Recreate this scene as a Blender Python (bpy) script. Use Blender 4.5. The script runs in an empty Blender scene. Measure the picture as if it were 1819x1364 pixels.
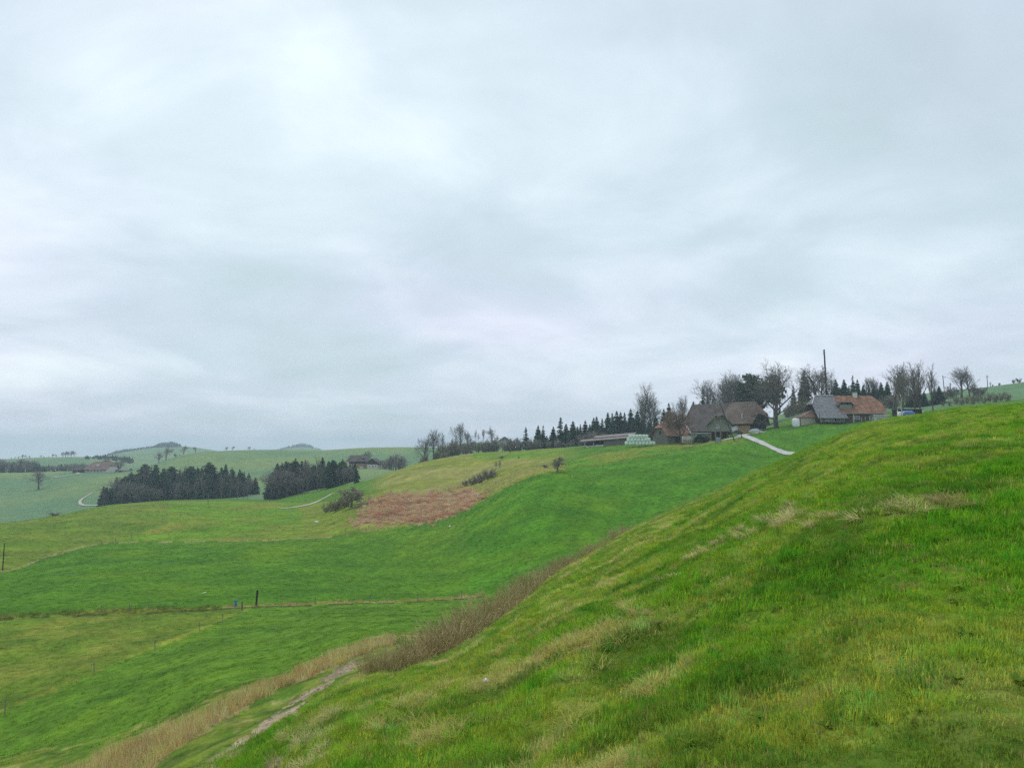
import bpy, bmesh, math, random
import numpy as np
from mathutils import Vector, Matrix, Euler

# ------------------------------------------------------------------ camera
EYE = 1.6
FPX = 1350.0            # focal length in photograph pixels (1819 wide)
CX, CY = 909.5, 682.0
PITCH = math.radians(5.0)
scene = bpy.context.scene
col = scene.collection
cam_d = bpy.data.cameras.new('camera')
cam_d.sensor_width = 36.0
cam_d.lens = 36.0 * FPX / 1819.0
cam_d.clip_start = 0.05
cam_d.clip_end = 30000.0
cam = bpy.data.objects.new('camera', cam_d)
col.objects.link(cam)
cam.location = (0, 0, EYE)
cam.rotation_euler = (math.radians(90) + PITCH, 0, 0)
scene.camera = cam

# ------------------------------------------------------------------ sky
SUN_EL, SUN_AZ = math.radians(58), math.radians(-25)     # azimuth from +Y towards +X
world = bpy.data.worlds.new('World')
scene.world = world
world.use_nodes = True
nt = world.node_tree
for n in list(nt.nodes):
    nt.nodes.remove(n)
def wn(t, **kw):
    n = nt.nodes.new(t)
    for k, v in kw.items():
        setattr(n, k, v)
    return n
L = nt.links.new
out = wn('ShaderNodeOutputWorld')
sky = wn('ShaderNodeTexSky', sky_type='NISHITA')
sky.sun_disc = False
sky.sun_elevation = SUN_EL
sky.sun_rotation = SUN_AZ
sky.air_density = 1.0
sky.dust_density = 2.5
bg_sky = wn('ShaderNodeBackground'); bg_sky.inputs['Strength'].default_value = 0.08
L(sky.outputs[0], bg_sky.inputs['Color'])
# overcast layer: a flat cloud deck seen in perspective
tc = wn('ShaderNodeTexCoord')
sep = wn('ShaderNodeSeparateXYZ'); L(tc.outputs['Generated'], sep.inputs[0])
def mth(op, a, b=None, c=None, clamp=False):
    n = wn('ShaderNodeMath', operation=op, use_clamp=clamp)
    for i, x in enumerate((a, b, c)):
        if x is None: continue
        if isinstance(x, (int, float)): n.inputs[i].default_value = x
        else: L(x, n.inputs[i])
    return n.outputs[0]
zc = mth('ADD', mth('MAXIMUM', sep.outputs[2], 0.0), 0.24)
px = mth('DIVIDE', sep.outputs[0], zc)
py = mth('DIVIDE', sep.outputs[1], zc)
cmb = wn('ShaderNodeCombineXYZ'); L(px, cmb.inputs[0]); L(mth('ADD', py, 0.37), cmb.inputs[1]); cmb.inputs[2].default_value = 52.4
def noise(vec, scale, det, rough, dist=0.0):
    n = wn('ShaderNodeTexNoise'); L(vec, n.inputs['Vector'])
    n.inputs['Scale'].default_value = scale; n.inputs['Detail'].default_value = det
    n.inputs['Roughness'].default_value = rough; n.inputs['Distortion'].default_value = dist
    return n.outputs[0]
nA = noise(cmb.outputs[0], 0.72, 3.0, 0.5, 0.2)
nB = noise(cmb.outputs[0], 1.9, 6.0, 0.55, 0.35)
mix_n = mth('ADD', mth('MULTIPLY', nA, 0.56), mth('MULTIPLY', nB, 0.44))
ramp = wn('ShaderNodeValToRGB'); L(mix_n, ramp.inputs[0])
els = ramp.color_ramp.elements
els[0].position = 0.34; els[0].color = (0.520, 0.615, 0.685, 1)
els[1].position = 0.66; els[1].color = (0.97, 1.03, 1.06, 1)
e = els.new(0.45); e.color = (0.605, 0.690, 0.790, 1)
e = els.new(0.54); e.color = (0.735, 0.805, 0.910, 1)
# lilac / aqua drift between clouds
nC = noise(cmb.outputs[0], 0.8, 1.0, 0.5)
tint = wn('ShaderNodeMix', data_type='RGBA', blend_type='MULTIPLY')
rampC = wn('ShaderNodeValToRGB'); L(nC, rampC.inputs[0])
rampC.color_ramp.elements[0].position = 0.36; rampC.color_ramp.elements[0].color = (0.94, 1.0, 0.965, 1)
rampC.color_ramp.elements[1].position = 0.62; rampC.color_ramp.elements[1].color = (1.02, 0.985, 1.01, 1)
tint.inputs[0].default_value = 1.0
L(ramp.outputs[0], tint.inputs[6]); L(rampC.outputs[0], tint.inputs[7])
bg_cl = wn('ShaderNodeBackground'); bg_cl.inputs['Strength'].default_value = 0.82
L(tint.outputs[2], bg_cl.inputs['Color'])
mixs = wn('ShaderNodeMixShader'); mixs.inputs[0].default_value = 0.93
L(bg_sky.outputs[0], mixs.inputs[1]); L(bg_cl.outputs[0], mixs.inputs[2])
L(mixs.outputs[0], out.inputs['Surface'])

# ------------------------------------------------------------------ sun behind the clouds
sd = bpy.data.lights.new('sun', 'SUN')
sd.energy = 1.5; sd.angle = math.radians(25); sd.color = (1.0, 0.96, 0.90)
sun = bpy.data.objects.new('sun', sd); col.objects.link(sun)
sun.rotation_euler = Vector((-math.sin(SUN_AZ) * math.cos(SUN_EL), -math.cos(SUN_AZ) * math.cos(SUN_EL), -math.sin(SUN_EL))).to_track_quat('-Z', 'Y').to_euler()

# ------------------------------------------------------------------ render settings
scene.render.engine = 'CYCLES'
scene.view_settings.view_transform = 'Standard'
scene.view_settings.look = 'None'
scene.view_settings.exposure = 0.50
scene.view_settings.gamma = 1.0
scene.view_settings.use_curve_mapping = False
cy = scene.cycles
cy.use_denoising = False
cy.max_bounces = 5; cy.diffuse_bounces = 2; cy.glossy_bounces = 2
cy.transmission_bounces = 3; cy.transparent_max_bounces = 6; cy.volume_bounces = 0
cy.caustics_reflective = False; cy.caustics_refractive = False

# ------------------------------------------------------------------ small maths
rng = np.random.default_rng(7)
random.seed(7)
def pix(u, v):
    """photograph pixel -> (azimuth, tangent of elevation)"""
    x = (np.asarray(u, float) - CX) / FPX
    up = -(np.asarray(v, float) - CY) / FPX
    y = math.cos(PITCH) - up * math.sin(PITCH)
    z = math.sin(PITCH) + up * math.cos(PITCH)
    return np.arctan2(x, y), z / np.hypot(x, y)
def proj(x, y, z):
    z = z - EYE
    d = y * math.cos(PITCH) + z * math.sin(PITCH)
    up = -y * math.sin(PITCH) + z * math.cos(PITCH)
    d = np.where(d < 1e-6, 1e-6, d)
    return CX + FPX * x / d, CY - FPX * up / d
def pchip(x, y, xq):
    x = np.asarray(x, float); y = np.asarray(y, float)
    h = np.diff(x); d = np.diff(y) / h
    m = np.zeros_like(y)
    w1 = 2 * h[1:] + h[:-1]; w2 = h[1:] + 2 * h[:-1]
    ok = d[:-1] * d[1:] > 0
    with np.errstate(divide='ignore', invalid='ignore'):
        hm = (w1 + w2) / (w1 / d[:-1] + w2 / d[1:])
    m[1:-1] = np.where(ok, hm, 0)
    m[0] = d[0]; m[-1] = d[-1]
    xq = np.clip(xq, x[0], x[-1])
    i = np.clip(np.searchsorted(x, xq) - 1, 0, len(h) - 1)
    t = (xq - x[i]) / h[i]
    return ((1 + 2 * t) * (1 - t) ** 2 * y[i] + t * (1 - t) ** 2 * h[i] * m[i]
            + t * t * (3 - 2 * t) * y[i + 1] + t * t * (t - 1) * h[i] * m[i + 1])
_tab = np.random.default_rng(3).random((256, 256))
def vnoise(x, y):
    xi = np.floor(x).astype(int); yi = np.floor(y).astype(int)
    fx = x - xi; fy = y - yi
    fx = fx * fx * fx * (fx * (fx * 6 - 15) + 10); fy = fy * fy * fy * (fy * (fy * 6 - 15) + 10)
    a = _tab[xi & 255, yi & 255]; b = _tab[(xi + 1) & 255, yi & 255]
    c = _tab[xi & 255, (yi + 1) & 255]; d = _tab[(xi + 1) & 255, (yi + 1) & 255]
    return (a * (1 - fx) + b * fx) * (1 - fy) + (c * (1 - fx) + d * fx) * fy - 0.5
def fbm(x, y, wl, octv=4, gain=0.5):
    s = 0; a = 1.0; n = 0
    for o in range(octv):
        s = s + a * vnoise(x / wl + 17.3 * o, y / wl - 9.1 * o); n += a
        wl /= 2.03; a *= gain
    return 2 * s / n
def sstep(a, b, x):
    t = np.clip((x - a) / (b - a), 0, 1)
    return t * t * (3 - 2 * t)

# ------------------------------------------------------------------ the lie of the land
# each feature is a line across the country: (photo u, photo v, distance); heights follow from them
FEAT = dict(
 crest=[(-2200, 2300, 13), (-900, 1950, 13), (-300, 1640, 14), (0, 1505, 16), (200, 1440, 18), (370, 1362, 19.5), (500, 1290, 23), (600, 1232, 25), (700, 1193, 25),
        (770, 1168, 26), (830, 1139, 28), (900, 1090, 37), (990, 1016, 52), (1060, 975, 63), (1130, 935, 72), (1200, 903, 74), (1270, 873, 74), (1340, 838, 72),
        (1410, 805, 68), (1480, 775, 64), (1560, 745, 60), (1640, 733, 57), (1720, 722, 54), (1819, 715, 50), (2100, 690, 44), (2500, 660, 40), (3600, 600, 40)],
 dip=[(-2200, 1700, 42), (-900, 1500, 44), (-300, 1400, 44), (0, 1345, 43), (200, 1302, 39), (370, 1232, 38), (500, 1192, 40), (600, 1150, 43), (700, 1125, 49),
      (770, 1118, 53), (870, 1112, 58), (1000, 1040, 82), (1130, 962, 112), (1270, 893, 125), (1410, 836, 130), (1560, 778, 130), (1819, 748, 120), (2100, 720, 110), (2500, 690, 100), (3600, 620, 100)],
 fence=[(-2200, 1180, 100), (-900, 1130, 98), (-300, 1105, 94), (0, 1096, 90), (200, 1087, 87), (430, 1078, 86), (700, 1067, 89), (830, 1060, 93), (1000, 1001, 101),
        (1130, 930, 128), (1270, 866, 150), (1410, 807, 200), (1480, 786, 205), (1560, 764, 205), (1700, 742, 200), (1819, 733, 195), (2100, 700, 190), (2500, 670, 190), (3600, 610, 190)],
 bound=[(-2200, 1060, 165), (-900, 1040, 155), (-300, 1035, 140), (0, 1014, 147), (100, 985, 165), (200, 963, 181), (380, 960, 174), (540, 955, 170), (640, 945, 172), (730, 932, 172),
        (800, 915, 172), (850, 893, 170), (900, 867, 169), (960, 841, 175), (1080, 821, 196), (1200, 803, 209), (1300, 787, 220), (1410, 797, 226), (1480, 772, 236), (1560, 752, 246), (1700, 733, 245), (1819, 724, 240), (2100, 695, 240), (2500, 665, 240), (3600, 605, 240)],
 edge=[(-2200, 960, 240), (-900, 950, 240), (-300, 945, 242), (0, 928, 255), (100, 915, 272), (200, 897, 292), (300, 890, 310), (400, 891, 305), (480, 893, 300), (560, 892, 285), (620, 884, 240),
       (700, 874, 226), (770, 870, 222), (830, 866, 224), (880, 846, 222), (930, 832, 216), (990, 825, 218), (1080, 803, 240), (1160, 793, 252), (1230, 788, 252), (1300, 774, 258), (1345, 769, 262), (1410, 757, 262), (1450, 753, 260),
       (1500, 750, 266), (1560, 744, 268), (1620, 737, 268), (1700, 729, 268), (1819, 720, 262), (2100, 690, 260), (2500, 660, 260), (3600, 600, 260)],
 top=[(-2200, 935, 420), (-900, 935, 430), (-300, 935, 435), (0, 932, 435), (100, 918, 430), (200, 899, 425), (300, 888, 410), (400, 885, 395), (480, 888, 362), (520, 880, 350), (560, 872, 342), (600, 864, 335), (640, 856, 322), (700, 838, 312), (740, 824, 318),
      (780, 814, 330), (850, 804, 335), (930, 800, 335), (1000, 795, 322), (1060, 790, 305), (1140, 785, 292), (1230, 778, 292), (1300, 770, 292), (1345, 764, 296), (1390, 750, 306), (1450, 733, 312), (1500, 730, 312), (1560, 731, 312), (1620, 732, 312),
      (1700, 719, 320), (1819, 708, 330), (2100, 675, 330), (2500, 645, 330), (3600, 590, 330)],
 valley=[(-2200, 880, 620), (-900, 880, 610), (-300, 880, 600), (0, 878, 580), (70, 868, 585), (140, 848, 600), (200, 850, 560), (300, 850, 540), (400, 845, 540), (480, 848, 520), (560, 842, 500), (610, 832, 485), (670, 832, 480),
         (720, 838, 450), (780, 822, 430), (850, 806, 430), (930, 803, 430), (1000, 799, 430), (1140, 785, 420), (1300, 766, 400), (1390, 738, 380), (1450, 722, 372), (1560, 715, 370), (1620, 717, 372), (1700, 706, 385), (1819, 694, 390), (2100, 662, 390), (2500, 635, 390), (3600, 585, 390)],
 hill=[(-2200, 838, 720), (-900, 838, 720), (-300, 838, 720), (0, 839, 720), (100, 838, 700), (140, 837, 660), (200, 836, 680), (260, 828, 700), (290, 819, 690), (330, 807, 715), (400, 801, 740), (480, 799, 740), (560, 800, 740), (640, 796, 760), (700, 794, 760), (745, 794, 720),
       (790, 793, 600), (815, 789, 540), (845, 786, 510), (880, 786, 500), (910, 790, 495), (950, 797, 490), (1000, 800, 490), (1140, 790, 480), (1300, 764, 460), (1390, 735, 440), (1450, 718, 440), (1560, 708, 440), (1620, 702, 440), (1680, 695, 440), (1750, 688, 440), (1819, 679, 440), (2100, 648, 440), (2500, 622, 440), (3600, 580, 440)],
 vale=[(-2200, 838, 860), (-300, 838, 860), (0, 838, 860), (200, 835, 860), (260, 832, 860), (290, 826, 900), (330, 816, 900), (400, 808, 900), (640, 803, 930), (745, 802, 930), (880, 798, 800), (1000, 806, 800), (1300, 782, 700), (1819, 735, 700), (2500, 725, 700), (3600, 725, 700)],
 ridge=[(-2200, 815, 1300), (-900, 815, 1250), (-300, 813, 1200), (0, 816, 1150), (60, 813, 1150), (130, 811, 1150), (190, 812, 1150), (260, 822, 1150), (290, 822, 1150), (330, 818, 1150), (480, 812, 1200), (640, 808, 1200), (740, 806, 1200), (880, 806, 1200), (1000, 808, 1200), (1300, 792, 1200), (1819, 765, 1200), (2500, 760, 1200), (3600, 760, 1200)],
 far=[(-2200, 806, 2600), (-900, 806, 2600), (-300, 810, 2600), (0, 818, 2500), (130, 816, 2400), (190, 809, 2300), (230, 801, 2300), (270, 795, 2300), (300, 793, 2300), (340, 794, 2300), (370, 798, 2300), (400, 803, 2350), (440, 806, 2500), (480, 803, 2800), (510, 797, 2900), (540, 794, 2900), (565, 798, 2900), (600, 804, 2900), (740, 808, 2800), (1000, 806, 2800), (1819, 790, 2800), (3600, 790, 2800)],
 end=[(-2200, 812, 4200), (0, 818, 4200), (900, 812, 4200), (1819, 800, 4200), (3600, 800, 4200)],
)
ORDER = ['crest', 'dip', 'fence', 'bound', 'edge', 'top', 'valley', 'hill', 'vale', 'ridge', 'far', 'end']
_f = {}
for k in ORDER:
    a, s = [], []
    for (u, v, r) in FEAT[k]:
        aa, ss = pix(u, v); a.append(float(aa)); s.append(float(ss))
    _f[k] = (np.array(a), np.array(s), np.log(np.array([p[2] for p in FEAT[k]], float)))
def feat(k, az):
    a, s, lr = _f[k]
    return np.exp(pchip(a, lr, az)), pchip(a, s, az)

AZ = np.radians(np.concatenate([np.arange(-115, -38, 1.5), np.arange(-37.5, -36.01, .5), np.arange(-36, 36.0001, 0.095), np.arange(36.5, 38, .5), np.arange(38.5, 115.1, 1.5)]))
RL = np.log(0.45) + (np.log(4200) - np.log(0.45)) * np.linspace(0, 1, 640)
NA, NR = len(AZ), len(RL)
RR = np.exp(RL)
FR = {k: feat(k, AZ) for k in ORDER}
S = np.zeros((NA, NR))
for i in range(NA):
    rc, sc = FR['crest'][0][i], FR['crest'][1][i]
    be = EYE / rc ** 2; al = sc + 2 * EYE / rc
    rs = list(np.geomspace(0.4, rc * 0.86, 14)); ss = [al - EYE / r - be * r for r in rs]
    for k in ORDER:
        rs.append(FR[k][0][i]); ss.append(FR[k][1][i])
    q = -1.0 / np.array(rs)
    assert np.all(np.diff(q) > 0), (math.degrees(AZ[i]), rs)
    S[i] = pchip(q, ss, -1.0 / RR)
GX = np.sin(AZ)[:, None] * RR[None, :]
GY = np.cos(AZ)[:, None] * RR[None, :]
GZ = EYE + S * RR[None, :]
cell = RR[None, :] * 0.016
RCR = FR['crest'][0][:, None]; R0 = RR[None, :]; fr0 = RCR
def amp(wl, a):
    return a * sstep(0.7, 2.0, wl / cell) 
tuss = fbm(GX, GY, 1.3, 3)
PP, QQ = .96 * GX - .28 * GY, .28 * GX + .96 * GY
terr = fbm(PP / 1.0, QQ / 4.0, 1.0, 2) * sstep(1.2, 1.0, R0 / fr0)
GZ = GZ + amp(1.0, 0.11) * tuss + amp(1.0, .14) * terr + amp(0.45, 0.03) * fbm(GX + 50, GY, 0.42, 2) + amp(6, 0.16) * fbm(GX, GY + 31, 5.5, 2)
GZ = GZ + amp(30, 0.35) * fbm(GX + 9, GY, 28, 3) * sstep(60, 140, RR)[None, :] + amp(120, 1.3) * fbm(GX, GY - 80, 130, 3) * sstep(380, 700, RR)[None, :]
# keep the brow of the near slope where the photograph has it (grass stands a little above it)
near = R0 < RCR * 1.12
s_act = np.max(np.where(near & (R0 > RCR * .35), (GZ - EYE + .05) / R0, -9), axis=1)
dlt = np.where(AZ > math.radians(-9), s_act - FR['crest'][1], 0)
ker = np.exp(-.5 * (np.arange(-14, 15) / 5.0) ** 2); ker /= ker.sum()
dlt = np.convolve(np.pad(dlt, 14, mode='edge'), ker, mode='valid')
GZ = GZ - (dlt[:, None] * R0) * sstep(.15, .75, R0 / RCR) * sstep(1.7, 1.15, R0 / RCR)
PU, PV = proj(GX, GY, GZ)

def grid_at(x, y, G):
    x = np.asarray(x, float); y = np.asarray(y, float)
    az = np.arctan2(x, y); lr = np.log(np.maximum(np.hypot(x, y), 0.46))
    i = np.clip(np.searchsorted(AZ, az) - 1, 0, NA - 2)
    t = np.clip((az - AZ[i]) / (AZ[i + 1] - AZ[i]), 0, 1)
    jf = (lr - RL[0]) / (RL[1] - RL[0])
    j = np.clip(np.floor(jf).astype(int), 0, NR - 2); w = np.clip(jf - j, 0, 1)
    if G.ndim == 3:
        t = t[..., None]; w = w[..., None]
    return (G[i, j] * (1 - t) + G[i + 1, j] * t) * (1 - w) + (G[i, j + 1] * (1 - t) + G[i + 1, j + 1] * t) * w
def gz(x, y):
    return grid_at(x, y, GZ)
def gp(u, r, v=780):
    """the spot on the ground at distance r below/above photo column u (near row v)"""
    az, _ = pix(u, v)
    x = r * math.sin(az); y = r * math.cos(az)
    return Vector((x, y, float(gz(x, y))))
def mpp(r, u=909):
    """metres per photograph pixel at that distance"""
    az, _ = pix(u, 780)
    return r * math.cos(az) / FPX

# ------------------------------------------------------------------ what grows where (albedo of the sward, linear)
def C(*a): return np.array(a, float)
LUSH = C(.108, .178, .012); GREEN = C(.060, .158, .007); LIME = C(.105, .205, .010); OLIVE = C(.160, .190, .022)
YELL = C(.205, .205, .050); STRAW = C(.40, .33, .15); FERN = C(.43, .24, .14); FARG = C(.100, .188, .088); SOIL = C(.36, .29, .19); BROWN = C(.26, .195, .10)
def mixc(A, B, t):
    t = np.clip(t, 0, 1)[..., None]
    return A * (1 - t) + B * t
def fr(k): return FR[k][0][:, None]
R2 = np.broadcast_to(RR[None, :], GX.shape)
n_big = fbm(GX, GY, 14, 4); n_mid = fbm(GX + 70, GY, 3.2, 4); n_sm = fbm(GX, GY + 44, 0.8, 3)
n_far = fbm(GX, GY + 200, 60, 4)
COLR = np.zeros(GX.shape + (3,)) + LUSH
nearness = R2 / fr('crest')
n_a = fbm(GX + 5, GY - 60, 2.3, 4, .68); n_b = fbm(GX * .8 - 90, GY * .8 + 7, .9, 4, .68); n_dk = fbm(GX - 33, GY + 12, 1.1, 3, .6)
flank = sstep(1500, 1050, PU) * (.15 + .85 * sstep(520, 820, PU)) + .5 * sstep(.55, 1.0, nearness) * sstep(1800, 1350, PU)
OG = C(.140, .178, .024); LG = C(.070, .148, .010); SB = C(.33, .28, .115)
lushw = sstep(-.22, .22, n_a + .18 * n_big - .16 * flank + .04 + .25 * n_sm)
COLR = mixc(OG * np.ones(GX.shape + (3,)), LG, lushw)
COLR = mixc(COLR, C(.115, .185, .014), sstep(.0, .3, n_dk + .3 * n_sm) * .55)
dry = n_b + .25 * n_big + .20 * flank - .30 * lushw + .5 * n_sm
COLR = mixc(COLR, SB, sstep(.20, .55, dry) * .62 * (1 - .65 * sstep(1100, 1400, PU)))
COLR = mixc(COLR, C(.045, .10, .010), sstep(.16, .36, -n_dk - .3 * n_sm) * .7)
dry = .55 + 2.2 * dry - .7 * sstep(1100, 1400, PU)
def band(k0, k1): return (R2 >= fr(k0)) & (R2 < fr(k1))
def line_side(p, q):
    return (q[0] - p[0]) * (PV - p[1]) - (q[1] - p[1]) * (PU - p[0])
def inpoly(poly, jit=0):
    PU_, PV_ = PU + jit * (n_mid + .7 * n_sm), PV + .5 * jit * (n_sm - n_mid)
    inside = np.zeros(PU.shape, bool)
    n = len(poly)
    for i in range(n):
        x1, y1 = poly[i]; x2, y2 = poly[(i + 1) % n]
        c = ((y1 > PV_) != (y2 > PV_)) & (PU_ < (x2 - x1) * (PV_ - y1) / (y2 - y1 + 1e-9) + x1)
        inside ^= c
    return inside
def put(mask, colr):
    global COLR
    COLR = np.where(mask[..., None], colr, COLR)
# near-left field
m = band('dip', 'fence')
put(m, mixc(C(.082, .172, .012), LIME * C(.95, .9, .7), sstep(-.1, .7, n_big + .6 * n_mid) * .5))
olv = m & (line_side((0, 1262), (432, 1084)) < 0)
put(olv, mixc(C(.100, .165, .014), C(.150, .180, .024), sstep(-.3, .7, n_mid + .5 * n_big + .3 * n_sm)))
lnw = np.abs(line_side((0, 1262), (432, 1084))) / 467
put(m & (lnw < 2.0 + 5 * n_mid) & (PU < 440), mixc(OLIVE * .9, OLIVE * 1.15, sstep(-.3, .5, n_mid + .2)))
# middle field
m = band('fence', 'bound')
put(m, mixc(GREEN, GREEN * C(1.5, 1.16, .9), sstep(-.3, .7, n_big)))
put(m & (PU > 830), mixc(GREEN * C(.95, 1.08, .95), GREEN * C(1.6, 1.22, .95), sstep(-.2, .6, n_big) * sstep(1500, 900, PU)))
# fields beyond the boundary
m = band('bound', 'edge')
put(m & (PU < 640), mixc(LIME, OLIVE, sstep(-.2, .5, n_big)))
put(m & (PU < 300) & (line_side((200, 963), (370, 905)) < 0), mixc(OLIVE * C(.85, .95, .9), GREEN, .35 + .5 * n_big))
put(m & (PU > 540 + 20 * n_big) & (PU < 640), mixc(OLIVE, LIME, .3 + .6 * n_mid))
put(m & (PU >= 640) & (PU < 1320), mixc(OLIVE * 1.05, YELL, sstep(-.3, .5, n_big + .3 * n_mid)))
put(m & (PU > 1000) & (PU < 1320), mixc(OLIVE, GREEN * 1.25, sstep(-.2, .6, n_big)))
put(m & (PU >= 1320), mixc(GREEN * C(.95, 1.05, .9), LIME, .1 + .3 * n_big))
m = band('edge', 'top')
put(m, mixc(GREEN, LIME * .8, .4 + .5 * n_big))
PUs = PU + 14 * n_big
put(m & (PU > 470), mixc(mixc(GREEN, LIME * .8, .4 + .5 * n_big), mixc(OLIVE * 1.05, YELL * 1.08, sstep(-.35, .35, n_big + .35 * n_mid)), sstep(640, 700, PUs) * sstep(1040, 940, PUs)))
put(m & (PU > 840) & (PU < 1000) & (PV < 815), mixc(GREEN * 1.3, OLIVE, .5 + n_big))
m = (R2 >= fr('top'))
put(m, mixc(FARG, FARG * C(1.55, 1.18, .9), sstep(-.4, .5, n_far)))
n_str = fbm(QQ / 9.0 + 3, PP / 1.3, 1.0, 3); n_str2 = fbm(GX / 30.0, GY / 2.2, 1.0, 3)
fld = sstep(1.0, 1.15, R2 / fr('dip')) * sstep(420, 260, R2)
COLR = COLR * (1 + (fld * (.22 * n_str + .20 * n_str2 + .16 * n_mid))[..., None] * np.array([1.25, .9, .8]))
fernp = inpoly([(618, 931), (660, 906), (640, 900), (664, 890), (715, 880), (780, 874), (840, 870), (856, 874), (850, 888), (830, 902), (800, 918), (752, 931), (700, 927), (650, 931)], 18)
FERNM = fernp & (R2 > 150) & (R2 < 262)
put(FERNM, mixc(FERN, FERN * C(.72, .8, .85), sstep(-.2, .5, n_mid + .4 * n_sm)))
# dry lines along fences and field margins, plus a painted bank shadow
def dry_shade_line(k, wpx, u0, u1, colr, off=0.0):
    d = (R2 - fr(k) * (1 + off)) / fr(k)
    w = wpx * (0.7 + 0.8 * n_mid)
    put((np.abs(d) < w) & (PU > u0) & (PU < u1), colr)
dry_shade_line('fence', .018, 395, 850, mixc(STRAW * .8, OLIVE, sstep(-.3, .4, n_mid)))
dry_shade_line('fence', .022, -400, 395, mixc(OLIVE * .55, OLIVE, sstep(-.3, .4, n_mid)))
dry_shade_line('fence', .006, -400, 860, C(.035, .055, .012), -.019)  # shadow under the fence bank, painted into the ground colour
dry_shade_line('bound', .008, 180, 760, mixc(STRAW * .8, YELL, .5 + n_mid))
dry_shade_line('bound', .010, -200, 180, mixc(STRAW * .75, YELL, .5 + n_mid))
dry_shade_line('bound', .008, 860, 1300, mixc(OLIVE * .5, OLIVE * .8, .5 + n_mid))
# dry reed strip and worn track at the foot of the slope
TRK_A = [(330, 1385), (395, 1345), (430, 1318), (470, 1288), (515, 1256), (560, 1224), (600, 1194), (634, 1174)]
TRK_B = [(470, 1385), (500, 1330), (518, 1300), (532, 1272), (520, 1256)]
def polydist(P):
    d = np.full(PU.shape, 1e9)
    for (x1, y1), (x2, y2) in zip(P[:-1], P[1:]):
        t = np.clip(((PU - x1) * (x2 - x1) + (PV - y1) * (y2 - y1)) / ((x2 - x1) ** 2 + (y2 - y1) ** 2), 0, 1)
        d = np.minimum(d, np.hypot(PU - x1 - t * (x2 - x1), PV - y1 - t * (y2 - y1)))
    return d
nearmask = (R2 < fr('dip') * 1.02) & (R2 > 10)
REEDP = nearmask & inpoly([(60, 1410), (110, 1378), (230, 1325), (330, 1277), (460, 1222), (560, 1180), (640, 1150), (705, 1132), (695, 1142), (640, 1163), (560, 1198), (450, 1246), (340, 1316), (250, 1375), (220, 1410)], 10)
put(REEDP, mixc(BROWN, STRAW * .75, .5 + n_sm))
dA, dB = polydist(TRK_A), polydist(TRK_B)
trk = nearmask & (n_sm + .7 * n_mid > -.24) & (((dA < 5.5 * (1 + 1.2 * n_sm) + .03 * (PV - 1170)) & (PV > 1172)) | ((dB < 9 * (1 + 1.5 * n_sm)) & (PV > 1255)))
TRKM = trk
put(trk, mixc(SOIL, SOIL * C(.62, .62, .58), sstep(-.2, .4, n_sm)))
GZ = GZ - 0.07 * trk

# ------------------------------------------------------------------ object helpers
MAT = {}
def tag(o, label=None, cat=None, group=None, kind=None):
    if label: o['label'] = label
    if cat: o['category'] = cat
    if group: o['group'] = group
    if kind: o['kind'] = kind
    return o
def link_mesh(name, me, mat=None, parent=None, smooth=False):
    o = bpy.data.objects.new(name, me)
    col.objects.link(o)
    if mat is not None and not me.materials:
        me.materials.append(mat)
    if smooth and len(me.polygons):
        me.polygons.foreach_set('use_smooth', [True] * len(me.polygons))
    if parent: o.parent = parent
    return o
def empty(name, loc, rz=0.0, scale=1.0):
    o = bpy.data.objects.new(name, None)
    o.empty_display_size = 0.3
    col.objects.link(o)
    o.location = loc; o.rotation_euler = (0, 0, rz); o.scale = (scale,) * 3
    return o
def mesh_np(name, V, F):
    me = bpy.data.meshes.new(name)
    V = np.asarray(V, float); F = np.asarray(F, np.int32)
    k = F.shape[1]
    me.vertices.add(len(V)); me.vertices.foreach_set('co', V.ravel())
    me.loops.add(F.size); me.loops.foreach_set('vertex_index', F.ravel())
    me.polygons.add(len(F)); me.polygons.foreach_set('loop_start', np.arange(0, F.size, k, dtype=np.int32))
    me.polygons.foreach_set('loop_total', np.full(len(F), k, np.int32))
    me.update(calc_edges=True)
    return me

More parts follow.
